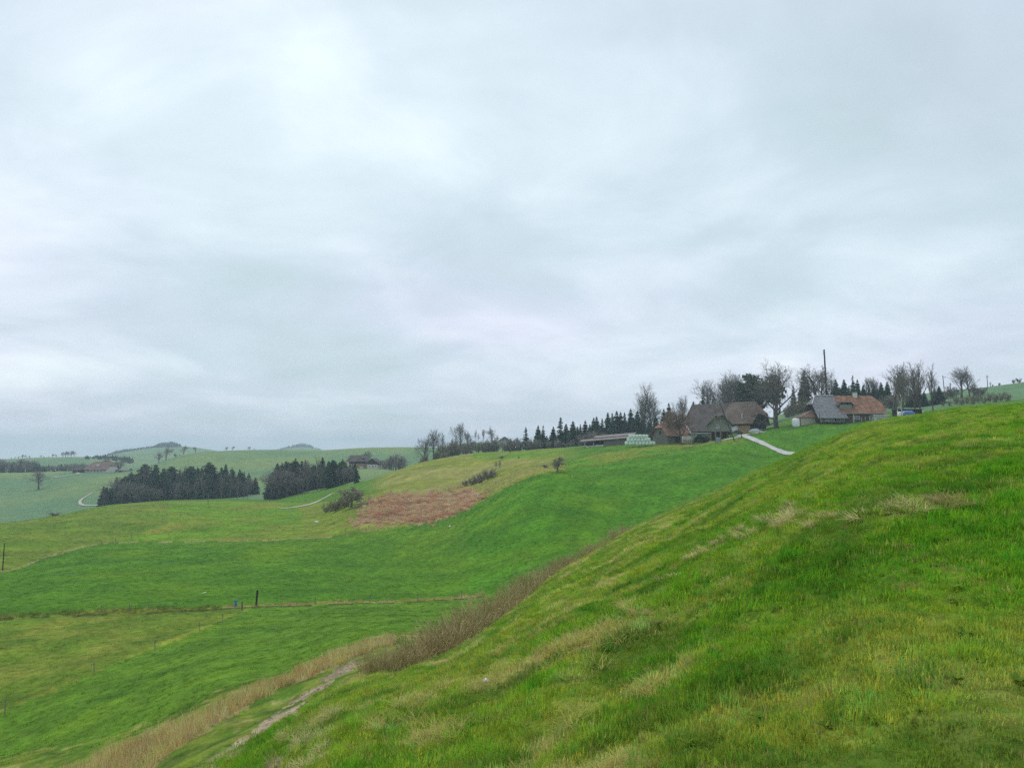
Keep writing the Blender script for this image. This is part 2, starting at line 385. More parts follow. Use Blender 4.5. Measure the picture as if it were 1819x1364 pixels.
# ------------------------------------------------------------------ materials
def mat_new(name):
    m = bpy.data.materials.new(name); m.use_nodes = True
    t = m.node_tree; b = t.nodes['Principled BSDF']
    return m, t, b
def tn(t, ty, **kw):
    n = t.nodes.new(ty)
    for k, v in kw.items(): setattr(n, k, v)
    return n
def mat_var(name, c1, c2, scale=3.0, rough=0.9, bump=0.0, bscale=None, stretch=(1, 1, 1), detail=4, c3=None, spec=0.2, coord='Object', wave=None):
    """two-colour noise material with relief"""
    m, t, b = mat_new(name)
    co = tn(t, 'ShaderNodeTexCoord'); mp = tn(t, 'ShaderNodeMapping'); mp.inputs['Scale'].default_value = stretch
    t.links.new(co.outputs[coord], mp.inputs[0])
    n = tn(t, 'ShaderNodeTexNoise'); n.inputs['Scale'].default_value = scale; n.inputs['Detail'].default_value = detail
    t.links.new(mp.outputs[0], n.inputs['Vector'])
    r = tn(t, 'ShaderNodeValToRGB'); t.links.new(n.outputs[0], r.inputs[0])
    r.color_ramp.elements[0].position = .32; r.color_ramp.elements[0].color = (*c1, 1)
    r.color_ramp.elements[1].position = .68; r.color_ramp.elements[1].color = (*c2, 1)
    if c3:
        e = r.color_ramp.elements.new(.5); e.color = (*c3, 1)
    t.links.new(r.outputs[0], b.inputs['Base Color'])
    b.inputs['Roughness'].default_value = rough
    b.inputs['Specular IOR Level'].default_value = spec
    if bump:
        n2 = tn(t, 'ShaderNodeTexNoise'); n2.inputs['Scale'].default_value = bscale or scale * 3; n2.inputs['Detail'].default_value = 3
        t.links.new(mp.outputs[0], n2.inputs['Vector'])
        bp = tn(t, 'ShaderNodeBump'); bp.inputs['Strength'].default_value = bump; bp.inputs['Distance'].default_value = .05
        t.links.new(n2.outputs[0], bp.inputs['Height']); t.links.new(bp.outputs[0], b.inputs['Normal'])
    MAT[name] = m
    return m

# ground: colour of the sward comes with the field, grain and relief from noise
m, t, b = mat_new('sward')
at = tn(t, 'ShaderNodeAttribute', attribute_name='sward')
geo = tn(t, 'ShaderNodeNewGeometry')
def gnoise(scale, det=4, rough=.6):
    n = tn(t, 'ShaderNodeTexNoise'); n.inputs['Scale'].default_value = scale; n.inputs['Detail'].default_value = det; n.inputs['Roughness'].default_value = rough
    t.links.new(geo.outputs['Position'], n.inputs['Vector'])
    return n.outputs[0]
g1, g2, g3 = gnoise(9.0, 3), gnoise(1.3, 4), gnoise(.16, 4)
def rampv(src, lo, hi, a, b_):
    mr = tn(t, 'ShaderNodeMapRange'); t.links.new(src, mr.inputs[0])
    mr.inputs[1].default_value = lo; mr.inputs[2].default_value = hi; mr.inputs[3].default_value = a; mr.inputs[4].default_value = b_
    return mr.outputs[0]
def mm(op, a, b_):
    n = tn(t, 'ShaderNodeMath', operation=op)
    for i, x in enumerate((a, b_)):
        if isinstance(x, (int, float)): n.inputs[i].default_value = x
        else: t.links.new(x, n.inputs[i])
    return n.outputs[0]
vv = mm('MULTIPLY', mm('MULTIPLY', rampv(g1, .3, .7, .72, 1.28), rampv(g2, .3, .7, .70, 1.28)), rampv(g3, .3, .7, .82, 1.16))
vm = tn(t, 'ShaderNodeVectorMath', operation='SCALE'); t.links.new(at.outputs['Color'], vm.inputs[0]); t.links.new(vv, vm.inputs['Scale'])
t.links.new(vm.outputs[0], b.inputs['Base Color'])
b.inputs['Roughness'].default_value = .95; b.inputs['Specular IOR Level'].default_value = .08
hsum = mm('ADD', mm('MULTIPLY', g1, .06), mm('MULTIPLY', g2, .30))
bp = tn(t, 'ShaderNodeBump'); bp.inputs['Strength'].default_value = .75; bp.inputs['Distance'].default_value = 1.0
t.links.new(hsum, bp.inputs['Height']); t.links.new(bp.outputs[0], b.inputs['Normal'])
MAT['sward'] = m

# ------------------------------------------------------------------ ground sheet
V = np.stack([GX, GY, GZ], -1).reshape(-1, 3)
ii, jj = np.meshgrid(np.arange(NA - 1), np.arange(NR - 1), indexing='ij')
k0 = (ii * NR + jj).ravel()
F = np.stack([k0, k0 + NR, k0 + NR + 1, k0 + 1], -1)
me = mesh_np('ground', V, F)
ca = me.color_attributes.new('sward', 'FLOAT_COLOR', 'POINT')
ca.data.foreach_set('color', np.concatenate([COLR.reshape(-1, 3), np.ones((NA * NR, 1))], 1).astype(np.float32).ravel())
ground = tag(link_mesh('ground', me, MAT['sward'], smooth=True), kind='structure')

# ================================================================== vegetation prototypes
def leaf_mat(name, c, trans=0.35, inst=False, var=0.25):
    m, t, b = mat_new(name)
    outn = t.nodes['Material Output']
    if inst:
        a = tn(t, 'ShaderNodeAttribute', attribute_name='tint', attribute_type='INSTANCER')
        colr = a.outputs['Color']
    else:
        oi = tn(t, 'ShaderNodeObjectInfo'); ge = tn(t, 'ShaderNodeNewGeometry')
        n = tn(t, 'ShaderNodeTexNoise'); n.inputs['Scale'].default_value = .8
        t.links.new(ge.outputs['Position'], n.inputs['Vector'])
        ad = tn(t, 'ShaderNodeMath', operation='ADD'); t.links.new(n.outputs[0], ad.inputs[0]); t.links.new(oi.outputs['Random'], ad.inputs[1])
        mr = tn(t, 'ShaderNodeMapRange'); t.links.new(ad.outputs[0], mr.inputs[0])
        mr.inputs[1].default_value = .4; mr.inputs[2].default_value = 1.6; mr.inputs[3].default_value = 1 - var; mr.inputs[4].default_value = 1 + var
        sc_ = tn(t, 'ShaderNodeVectorMath', operation='SCALE'); sc_.inputs[0].default_value = c; t.links.new(mr.outputs[0], sc_.inputs['Scale'])
        colr = sc_.outputs[0]
    df = tn(t, 'ShaderNodeBsdfDiffuse'); tr = tn(t, 'ShaderNodeBsdfTranslucent'); mx = tn(t, 'ShaderNodeMixShader')
    t.links.new(colr, df.inputs['Color']); t.links.new(colr, tr.inputs['Color'])
    mx.inputs[0].default_value = trans
    t.links.new(df.outputs[0], mx.inputs[1]); t.links.new(tr.outputs[0], mx.inputs[2]); t.links.new(mx.outputs[0], outn.inputs['Surface'])
    t.nodes.remove(b)
    MAT[name] = m
    return m
leaf_mat('blade', None, .45, inst=True)
leaf_mat('needle', (.031, .062, .034), .12, var=.4)
leaf_mat('needle_blue', (.034, .058, .045), .12, var=.35)
leaf_mat('ivy', (.035, .06, .02), .15)
leaf_mat('evergreen', (.02, .045, .018), .15)
mat_var('bark', (.060, .050, .040), (.125, .11, .095), 1.2, .95, .6, 8)
mat_var('bark_pale', (.10, .088, .07), (.20, .18, .15), 1.2, .95, .5, 8)
mat_var('bark_birch', (.30, .29, .27), (.55, .53, .50), 2.0, .9, .3, 8)
mat_var('twig_grey', (.15, .135, .12), (.225, .205, .185), .6, .95)
mat_var('twig_brown', (.17, .115, .085), (.24, .17, .125), .6, .95)
mat_var('twig_olive', (.25, .23, .155), (.34, .31, .22), .6, .95)
mat_var('stem_dry', (.36, .285, .13), (.56, .45, .23), 1.3, .95)
mat_var('stem_olive', (.27, .235, .09), (.44, .385, .17), 1.3, .95)

def ribbons(n, h, spread, bend, w, seg, seed, flat=0.0, z0=-0.02, fold=0.0):
    """grass blades: tapered bending strips; returns V, F(quads)"""
    r = np.random.default_rng(seed); V = []; F = []
    for i in range(n):
        a = r.uniform(0, 2 * math.pi); rad = spread * math.sqrt(r.random())
        bx, by = rad * math.cos(a), rad * math.sin(a)
        d = a + r.normal(0, .7); hh = h * r.uniform(.45, 1.0); bb = bend * r.uniform(.3, 1.3)
        ww = w * r.uniform(.7, 1.3); el = math.pi / 2 - flat * r.uniform(.5, 1.2) * 1.2
        px, py, pz = bx, by, z0; step = hh / seg
        sx, sy = -math.sin(d + fold), math.cos(d + fold)
        base = len(V)
        for s in range(seg + 1):
            wd = ww * (1 - (s / seg) ** 1.6) + .0006
            V.append((px - sx * wd / 2, py - sy * wd / 2, pz)); V.append((px + sx * wd / 2, py + sy * wd / 2, pz))
            px += step * math.cos(el) * math.cos(d); py += step * math.cos(el) * math.sin(d); pz += step * math.sin(el)
            el -= bb / seg
        for s in range(seg):
            k = base + 2 * s; F.append((k, k + 1, k + 3, k + 2))
    return np.array(V), np.array(F)
def proto(name, V, F, mat):
    me = mesh_np(name, V, F); me.materials.append(mat)
    return bpy.data.objects.new(name, me)        # used as an instance source only
PR = {}
for s in range(3):
    PR[f'short{s}'] = proto('grass_tuft', *ribbons(40, .060, .12, 1.3, .0065, 3, 10 + s), MAT['blade'])
    PR[f'long{s}'] = proto('long_grass_tuft', *ribbons(36, .13, .09, 1.45, .0075, 4, 20 + s), MAT['blade'])
    PR[f'clump{s}'] = proto('field_clump', *ribbons(40, .10, .24, 1.2, .018, 2, 30 + s), MAT['blade'])
for s in range(2):
    PR[f'dry{s}'] = proto('dry_tuft', *ribbons(30, .24, .09, 1.5, .006, 4, 40 + s, flat=.75), MAT['blade'])
    PR[f'reed{s}'] = proto('reed_tuft', *ribbons(15, .55, .20, .5, .020, 4, 50 + s, flat=.18), MAT['blade'])
    PR[f'fern{s}'] = proto('bracken_clump', *ribbons(34, .75, .40, 1.3, .05, 3, 60 + s, flat=.5), MAT['blade'])
# broad-leaved weed rosettes
def rosette(seed):
    r = np.random.default_rng(seed); V = []; F = []
    for i in range(9):
        a = r.uniform(0, 6.283); ln = r.uniform(.05, .10); w = ln * r.uniform(.28, .45); el = r.uniform(.2, .9)
        c, s_ = math.cos(a), math.sin(a); b0 = len(V)
        for (q, ww) in ((0, .1), (.35, .9), (.7, 1.0), (1, .1)):
            x = ln * q * math.cos(el); z = ln * q * math.sin(el) * (1 - .35 * q) + .01
            for sg in (-1, 1): V.append((x * c - sg * w / 2 * ww * s_, x * s_ + sg * w / 2 * ww * c, z + abs(sg) * .004))
        for k in range(3): F.append((b0 + 2 * k, b0 + 2 * k + 1, b0 + 2 * k + 3, b0 + 2 * k + 2))
    return np.array(V), np.array(F)
PR['weed0'] = proto('weed', *rosette(71), MAT['blade']); PR['weed1'] = proto('weed', *rosette(72), MAT['blade'])

def scatter(name, protos, pts, yaw, tilt, scl, tintc, idx):
    """one object holding scattered plants (geometry nodes instances on points)"""
    N = len(pts)
    me = bpy.data.meshes.new(name); me.vertices.add(N); me.vertices.foreach_set('co', np.asarray(pts, np.float32).ravel())
    def attr(nm, ty, arr, fld):
        a = me.attributes.new(nm, ty, 'POINT'); a.data.foreach_set(fld, arr)
    attr('rot', 'FLOAT_VECTOR', np.column_stack([tilt, yaw]).astype(np.float32).ravel(), 'vector')
    attr('scl', 'FLOAT', np.asarray(scl, np.float32), 'value')
    attr('tint', 'FLOAT_COLOR', np.column_stack([tintc, np.ones(N)]).astype(np.float32).ravel(), 'color')
    attr('pick', 'INT', np.asarray(idx, np.int32), 'value')
    o = link_mesh(name, me)
    g = bpy.data.node_groups.new(name, 'GeometryNodeTree')
    g.interface.new_socket('Geometry', in_out='INPUT', socket_type='NodeSocketGeometry')
    g.interface.new_socket('Geometry', in_out='OUTPUT', socket_type='NodeSocketGeometry')
    gi = g.nodes.new('NodeGroupInput'); go = g.nodes.new('NodeGroupOutput'); jn = g.nodes.new('GeometryNodeJoinGeometry')
    def na(nm, ty):
        n = g.nodes.new('GeometryNodeInputNamedAttribute'); n.data_type = ty; n.inputs['Name'].default_value = nm
        return n.outputs[0]
    a_rot, a_scl, a_pick = na('rot', 'FLOAT_VECTOR'), na('scl', 'FLOAT'), na('pick', 'INT')
    for k, p in enumerate(protos):
        oi = g.nodes.new('GeometryNodeObjectInfo'); oi.inputs['Object'].default_value = p; oi.inputs['As Instance'].default_value = True
        cmp = g.nodes.new('FunctionNodeCompare'); cmp.data_type = 'INT'; cmp.operation = 'EQUAL'
        g.links.new(a_pick, cmp.inputs[2]); cmp.inputs[3].default_value = k
        ip = g.nodes.new('GeometryNodeInstanceOnPoints')
        g.links.new(gi.outputs[0], ip.inputs['Points']); g.links.new(cmp.outputs[0], ip.inputs['Selection'])
        g.links.new(oi.outputs['Geometry'], ip.inputs['Instance'])
        g.links.new(a_rot, ip.inputs['Rotation']); g.links.new(a_scl, ip.inputs['Scale'])
        g.links.new(ip.outputs[0], jn.inputs[0])
    g.links.new(jn.outputs[0], go.inputs[0])
    md = o.modifiers.new('scatter', 'NODES'); md.node_group = g
    return o
DAZ = np.gradient(AZ)[:, None]; DLR = RL[1] - RL[0]
AREA = R2 * R2 * DLR * DAZ
def sample(dens, mask, seed, azmax=41):
    r = np.random.default_rng(seed)
    ok = mask & (np.abs(AZ)[:, None] < math.radians(azmax))
    e = np.where(ok, dens * AREA, 0).ravel()
    cnt = r.poisson(e)
    k = np.repeat(np.arange(e.size), cnt)
    i, j = k // NR, k % NR
    az = AZ[i] + (r.random(len(k)) - .5) * DAZ[i, 0]; lr = RL[j] + (r.random(len(k)) - .5) * DLR
    rad = np.exp(lr)
    x = rad * np.sin(az); y = rad * np.cos(az)
    return x, y, rad, r

# ------------------------------------------------------------------ sward of the near hillside
def jitter_tint(base, r, lo=.72, hi=1.32, hue=.22):
    n = len(base)
    b = r.uniform(lo, hi, n)[:, None]
    hsh = r.normal(0, hue, n)[:, None]
    return np.clip(base * b * (1 + hsh * np.array([1.0, .15, -.2])), .004, .7)
x, y, rad, r = sample(np.minimum(480, 480 * (5.0 / R2) ** 1.45), (R2 > 1.2) & (R2 < fr('crest') * 1.15) & ~REEDP & ~TRKM, 101)
base = grid_at(x, y, COLR) * 2.45; nm = grid_at(x, y, n_mid); nb = grid_at(x, y, n_big)
tuftn = fbm(x + 13, y - 7, .9, 3, .6) + .22 * grid_at(x, y, lushw) - .10
isl = (tuftn + .25 * nm + r.normal(0, .12, len(x))) > .36
iss = (grid_at(x, y, dry) + r.normal(0, .25, len(x))) > 1.45
idx = np.where(isl, 3, 0) + r.integers(0, 3, len(x))
idx = np.where(iss & (r.random(len(x)) < .20), 6 + r.integers(0, 2, len(x)), idx)
wd = r.random(len(x)) < .012
idx = np.where(wd & (rad < 16), 8 + r.integers(0, 2, len(x)), idx)
scl = np.clip((rad / 5) ** .55, .72, 1.45) * r.uniform(.55, 1.1, len(x)) * np.where(idx < 3, 1.0 + .5 * np.clip(tuftn, -.5, .5), 1)
scl = np.where((idx >= 3) & (rad > 12), scl * .75, scl); scl = np.where(idx >= 8, np.minimum(scl, 1.0), scl)
tc_ = jitter_tint(base, r, .60, 1.42, .24)
tc_ = np.where(((idx >= 3) & (idx < 6))[:, None], tc_ * np.array([.85, 1.02, .85]), tc_)
straw = np.array([.50, .46, .15]) * r.uniform(.6, 1.15, len(x))[:, None]
tc_ = np.where(((idx >= 6) & (idx < 8))[:, None], straw, tc_)
tc_ = np.where((idx >= 8)[:, None], np.array([.15, .26, .035]) * r.uniform(.7, 1.3, len(x))[:, None], tc_)
strawblade = (r.random(len(x)) < .06) & (idx < 3)
tc_ = np.where(strawblade[:, None], straw * .9, tc_)
pts = np.column_stack([x, y, gz(x, y)])
o = scatter('hillside_grass', [PR[k] for k in ('short0', 'short1', 'short2', 'long0', 'long1', 'long2', 'dry0', 'dry1', 'weed0', 'weed1')],
            pts, r.uniform(0, 6.283, len(x)), r.normal(0, .16, (len(x), 2)), scl, tc_, idx)
tag(o, 'thick green and yellowing grass covering the near hillside', 'grass', kind='stuff')

# ------------------------------------------------------------------ sward of the fields below
fm = (R2 > fr('dip') * .9) & (R2 < np.minimum(fr('edge') * 1.05, 280)) & ~REEDP & ~FERNM & (PV < 1500)
x, y, rad, r = sample(np.clip(5 * (60 / R2) ** 1.3, .6, 8), fm, 102, 38)
base = grid_at(x, y, COLR) * 1.45
scl = np.clip((rad / 80) ** .5, .65, 1.4) * r.uniform(.6, 1.35, len(x))
tc_ = jitter_tint(base, r, .5, 1.45, .18)
pts = np.column_stack([x, y, gz(x, y) - .02])
o = scatter('field_grass', [PR['clump0'], PR['clump1'], PR['clump2']], pts, r.uniform(0, 6.283, len(x)), r.normal(0, .1, (len(x), 2)), scl, tc_, r.integers(0, 3, len(x)))
tag(o, 'short green meadow grass on the fields below the slope', 'grass', kind='stuff')

# ------------------------------------------------------------------ dry reeds along the worn track
x, y, rad, r = sample(np.full(R2.shape, 26.0), REEDP, 103)
tc_ = np.array([.60, .475, .20]) * r.uniform(.55, 1.35, len(x))[:, None] * (1 + r.normal(0, .1, (len(x), 3)))
o = scatter('dry_reeds', [PR['reed0'], PR['reed1']], np.column_stack([x, y, gz(x, y)]), r.uniform(0, 6.283, len(x)), r.normal(0, .12, (len(x), 2)), r.uniform(.55, 1.1, len(x)), np.clip(tc_, .01, .6), r.integers(0, 2, len(x)))
tag(o, 'band of dry brown reeds beside the worn track', 'reeds', kind='stuff')

# ------------------------------------------------------------------ red-brown bracken slope
x, y, rad, r = sample(np.full(R2.shape, 3.0), FERNM, 104)
tc_ = np.where(r.random(len(x))[:, None] < .25, np.array([.70, .50, .31]), np.array([.64, .39, .235])) * r.uniform(.6, 1.2, len(x))[:, None] * (1 + .5 * grid_at(x, y, n_mid))[:, None] * (1 + r.normal(0, .1, (len(x), 3)))
o = scatter('bracken', [PR['fern0'], PR['fern1']], np.column_stack([x, y, gz(x, y)]), r.uniform(0, 6.283, len(x)), r.normal(0, .15, (len(x), 2)), r.uniform(.5, 1.5, len(x)), np.clip(tc_, .01, .6), r.integers(0, 2, len(x)))
tag(o, 'red-brown dead bracken covering the hollow below the pasture', 'bracken', kind='stuff')

# ------------------------------------------------------------------ tall straw grass along the field margins
def margin(k, u0, u1, dens, seed, name, label, tcol, sc0, sc1, wide=.02, off=0.0):
    mk = (np.abs((R2 - fr(k) * (1 + off)) / fr(k)) < wide) & (PU > u0) & (PU < u1)
    x, y, rad, r = sample(np.full(R2.shape, dens), mk, seed)
    tc_ = np.array(tcol) * r.uniform(.5, 1.3, len(x))[:, None] * (1 + r.normal(0, .1, (len(x), 3)))
    o = scatter(name, [PR['long0'], PR['dry0'], PR['reed0']], np.column_stack([x, y, gz(x, y)]), r.uniform(0, 6.283, len(x)), r.normal(0, .2, (len(x), 2)), r.uniform(sc0, sc1, len(x)), np.clip(tc_, .01, .6), r.choice(3, len(x), p=[.45, .4, .15]))
    return tag(o, label, 'grass', kind='stuff')
margin('fence', 395, 860, 7, 105, 'dry_grass_strip', 'strip of straw-coloured grass along the near fence', (.42, .36, .14), 0.6, 1.5, .014)
margin('fence', -60, 395, 7, 106, 'rough_grass_strip', 'rough dark grass strip along the left end of the near fence', (.15, .18, .04), .5, 1.2, .022)
margin('bound', 0, 760, 3, 107, 'margin_grass_strip', 'pale grass margin beyond the wide middle field', (.40, .36, .14), 0.7, 1.6, .007)

# ------------------------------------------------------------------ trees
class Mesher:
    """collects tapered tubes, builds them in batches"""
    def __init__(self): self.T = {}
    def tube(self, P, R, sides):
        self.T.setdefault((len(P), sides), []).append((P, R))
    def zmax(self):
        return max(max(p[2] for P, _ in v for p in P) for v in self.T.values())
    def mesh(self, name, mat, f=1.0):
        VV, FF, b = [], [], 0
        for (n, k), lst in self.T.items():
            P = np.array([t[0] for t in lst], float) * f; R = np.array([t[1] for t in lst], float) * f
            d = np.gradient(P, axis=1); d /= np.linalg.norm(d, axis=2)[..., None] + 1e-9
            ref = np.where((np.abs(d[:, :1, 2:]) > .8), np.array([.31, .95, .05]), np.array([0, 0, 1.0]))
            s = np.cross(d, np.broadcast_to(ref, d.shape)); s /= np.linalg.norm(s, axis=2)[..., None] + 1e-9
            t = np.cross(d, s); a = np.arange(k) * 2 * math.pi / k
            ring = P[:, :, None, :] + R[:, :, None, None] * (np.cos(a)[None, None, :, None] * s[:, :, None, :] + np.sin(a)[None, None, :, None] * t[:, :, None, :])
            VV.append(ring.reshape(-1, 3)); m = len(lst)
            i, j, q = np.meshgrid(np.arange(m), np.arange(n - 1), np.arange(k), indexing='ij')
            q2 = (q + 1) % k; o = b + i * n * k
            FF.append(np.stack([o + j * k + q, o + j * k + q2, o + (j + 1) * k + q2, o + (j + 1) * k + q], -1).reshape(-1, 4))
            b += m * n * k
        me = mesh_np(name, np.concatenate(VV), np.concatenate(FF)); me.materials.append(mat); return me
def bare_tree(seed, H, tr, fork, spread, up, levels=4, nch=(6, 6, 6, 5), lens=(.55, .5, .48, .5), wig=.12, stems=1, lean=0, lead=.55, twigr=.022, bark='bark', twig='twig_grey', apical=.75):
    """leafless broad-leaved tree: returns trunk mesh and crown (twig) mesh, height about H"""
    rg = random.Random(seed); A, B = Mesher(), Mesher(); ga = rg.gauss; un = rg.uniform
    def norm(x, y, z):
        l = math.sqrt(x * x + y * y + z * z) + 1e-9
        return x / l, y / l, z / l
    def branch(p, d, ln, r0, lev):
        n = 5 if lev == 0 else 4 if lev < 3 else 3
        P = [p]; D = d; step = ln / (n - 1); w = wig * (1 if lev else .35); u_ = up * .4 if lev else 0
        for i in range(n - 1):
            D = norm(D[0] + ga(0, w), D[1] + ga(0, w), D[2] + ga(0, w) + u_)
            q = P[-1]; P.append((q[0] + D[0] * step, q[1] + D[1] * step, q[2] + D[2] * step))
        last = lev == levels
        r1 = r0 * (.55 if lev == 0 else .35 if not last else .3)
        R = [r0 + (r1 - r0) * i / (n - 1) for i in range(n)]
        if lev == 0: R[0] *= 1.35
        (A if lev <= 1 else B).tube(P, R, 7 if lev == 0 else 5 if lev == 1 else 3)
        if last: return
        k = max(2, int(round(nch[lev] * un(.8, 1.2))))
        for c in range(k):
            f = fork + (1 - fork) * (c + rg.random()) / k if lev == 0 else .25 + .75 * (c + rg.random()) / k
            f = min(f, .999); q = f * (n - 1); i = min(int(q), n - 2); t = q - i
            a, b = P[i], P[i + 1]
            pos = (a[0] + (b[0] - a[0]) * t, a[1] + (b[1] - a[1]) * t, a[2] + (b[2] - a[2]) * t)
            ax = norm(b[0] - a[0], b[1] - a[1], b[2] - a[2])
            ph = c * 2.4 + un(-.5, .5)
            e1 = norm(ax[1] * .2 - ax[2] * .9, ax[2] * .3 - ax[0] * .2, ax[0] * .9 - ax[1] * .3)
            e2 = (ax[1] * e1[2] - ax[2] * e1[1], ax[2] * e1[0] - ax[0] * e1[2], ax[0] * e1[1] - ax[1] * e1[0])
            cp, sp = math.cos(ph), math.sin(ph)
            ang = spread * un(.7, 1.2) * (1.0 - .45 * f if lev == 0 else 1); ca_, sa_ = math.cos(ang), math.sin(ang)
            nd = norm(*[ax[j] * ca_ + (e1[j] * cp + e2[j] * sp) * sa_ + (up * .5 if j == 2 else 0) for j in range(3)])
            fl = ln * lens[lev] * un(.75, 1.2) * (1.12 - .55 * f if lev == 0 else 1)
            rr = max(twigr * (.8 if lev + 1 == levels else 1), (r0 + (r1 - r0) * f) * (.62 if lev == 0 else .66))
            branch(pos, nd, fl, rr, lev + 1)
        branch(P[-1], norm(P[-1][0] - P[-2][0], P[-1][1] - P[-2][1], P[-1][2] - P[-2][2]), ln * lens[lev] * (lead if lev == 0 else .9), r1, lev + 1)
    for s in range(stems):
        a = un(0, 6.28); o_ = 0 if stems == 1 else .035 * H; le = lean + (.45 * un(.2, 1.3) if stems > 1 else 0)
        branch((math.cos(a) * o_, math.sin(a) * o_, -.25), norm(math.cos(a) * le, math.sin(a) * le, 1.0), H * apical * (1 if stems == 1 else un(.55, 1)), tr, 0)
    f = H / max(A.zmax(), B.zmax())
    return A.mesh('trunk', MAT[bark], f), B.mesh('crown', MAT[twig], f)
def spruce(seed, H, W, whorls=22, mat='needle', gap=0.0, start=.06, droop=.35, pine=False, taper=.82):
    rg = np.random.default_rng(seed); A = Mesher(); V = []; F = []
    wob = np.array([[rg.normal(0, .04 * H * .1), rg.normal(0, .04 * H * .1), z] for z in np.linspace(-.3, H * .98, 6)])
    A.tube(wob, np.linspace(H * .013 + .05, .03, 6), 6)
    for w in range(whorls):
        f = start + (1 - start) * ((w + rg.uniform(-.3, .3)) / whorls)
        if f > .99: f = .99
        if pine:
            L_ = W * .5 * max(.25, math.sin(min(1, (f - start) / (1 - start) * .95 + .12) * math.pi) ** .6)
        else:
            L_ = W * .5 * (1 - f) ** taper * (.35 + .65 * min(1, (f - start) * 7 + .45)) + .12
        nb = int(6 + 4 * (1 - f))
        a0 = rg.uniform(0, 6.28)
        for k in range(nb):
            if rg.random() < gap: continue
            a = a0 + k * 6.283 / nb + rg.normal(0, .22); L = L_ * rg.uniform(.62, 1.22)
            c, s = math.cos(a), math.sin(a); z = f * H
            up0 = rg.uniform(-.05, .3) * (1 if not pine else 2.2)
            nseg = max(2, int(2 + L * 1.3))
            pr = None
            for q in range(nseg + 1):
                t_ = q / nseg
                rr = L * t_; zz = z + up0 * rr - droop * L * t_ * t_ * (0.9 if not pine else -.15)
                pr2 = (rr * c, rr * s, zz)
                if pr is not None:
                    wdt = (.42 + .40 * L * (1 - .5 * t_)) * rg.uniform(.7, 1.25)
                    hang = wdt * rg.uniform(.45, 1.15)
                    for sg in (-1, 1):
                        b = len(V)
                        ox, oy = -s * sg * wdt * .6, c * sg * wdt * .6
                        V += [pr, pr2, (pr2[0] + ox * .8, pr2[1] + oy * .8, pr2[2] - hang * .8), (pr[0] + ox + rg.normal(0, .06), pr[1] + oy, pr[2] - hang * rg.uniform(.6, 1.2))]
                        F.append((b, b + 1, b + 2, b + 3))
                pr = pr2
    # ragged leader
    b = len(V)
    for k in range(4):
        a = k * 1.57; V += [(0, 0, H), (.10 * math.cos(a), .10 * math.sin(a), H * .96), (.35 * math.cos(a + .4), .35 * math.sin(a + .4), H * .90), (0, 0, H * .94)]
        F.append((b + 4 * k, b + 4 * k + 1, b + 4 * k + 2, b + 4 * k + 3))
    me = mesh_np('crown', np.array(V), np.array(F)); me.materials.append(MAT[mat])
    return A.mesh('trunk', MAT['bark']), me
TP = {}      # kind -> list of (trunk mesh, crown mesh, height)
def reg(kind, H, tc): TP.setdefault(kind, []).append((tc[0], tc[1], H))
for s in range(4): reg('spruce', 18, spruce(200 + s, 18, 7.0 + .6 * s, 30))
for s in range(3): reg('spruce_blunt', 18, spruce(205 + s, 18, 7.5 + s, 26, ('needle', 'needle_blue')[s % 2], gap=.08, taper=(.55, .62, .48)[s]))
for s in range(3): reg('spruce_slim', 18, spruce(210 + s, 18, 5.4, 30, 'needle_blue'))
for s in range(2): reg('spruce_loose', 18, spruce(220 + s, 18, 6.2, 24, 'needle', gap=.32, start=.12, droop=.5))
reg('pine', 18, spruce(230, 18, 8.5, 16, 'needle', gap=.30, start=.42, pine=True))
reg('pine', 18, spruce(231, 18, 7.5, 15, 'needle', gap=.30, start=.35, pine=True))
reg('linden', 24, bare_tree(300, 24, .60, .20, .95, .10, 4, (12, 6, 5, 4), (.66, .58, .52, .5), .15, twigr=.038, apical=.62))
for s in range(3): reg('oak', 12, bare_tree(310 + s, 12, .34, .30, 1.05, .06, 4, (9, 5, 4, 4), (.66, .58, .52, .5), .19, twigr=.038, apical=.55))
for s in range(3): reg('tall', 22, bare_tree(320 + s, 22, .30, .32, .62, .16, 4, (12, 5, 4, 3), (.36, .55, .52, .5), .14, twigr=.038, apical=.80, lead=.85, bark='bark_pale'))
for s in range(2): reg('vase', 18, bare_tree(330 + s, 18, .34, .34, .62, .20, 4, (8, 5, 5, 4), (.70, .58, .5, .5), .12, twigr=.038, apical=.58))
for s in range(2): reg('ash', 18, bare_tree(340 + s, 18, .30, .18, .52, .22, 4, (14, 5, 4, 3), (.52, .55, .5, .5), .11, twigr=.040, lead=.8, apical=.72))
for s in range(3): reg('fruit', 6, bare_tree(350 + s, 6, .16, .28, 1.1, .07, 4, (8, 6, 5, 4), (.62, .55, .52, .5), .2, twigr=.05, apical=.5, bark='bark_pale', twig='twig_olive'))
for s in range(2): reg('russet', 9, bare_tree(360 + s, 9, .22, .25, .95, .08, 4, (9, 6, 5, 4), (.60, .55, .5, .5), .17, twigr=.040, apical=.55, twig='twig_brown'))
reg('birch', 14, bare_tree(370, 14, .16, .25, .60, .14, 4, (11, 6, 5, 4), (.42, .5, .5, .5), .13, twigr=.045, apical=.78, bark='bark_birch'))
mat_var('twig_bush', (.21, .19, .165), (.30, .275, .24), .6, .95)
mat_var('twig_bush_olive', (.21, .195, .12), (.30, .28, .175), .6, .95)
for s in range(3): reg('bush', 3.5, bare_tree(380 + s, 3.5, .045, .10, .75, .10, 3, (5, 4, 4), (.6, .55, .55), .2, stems=10, twigr=.030, apical=.75, bark='bark_pale', twig='twig_bush'))
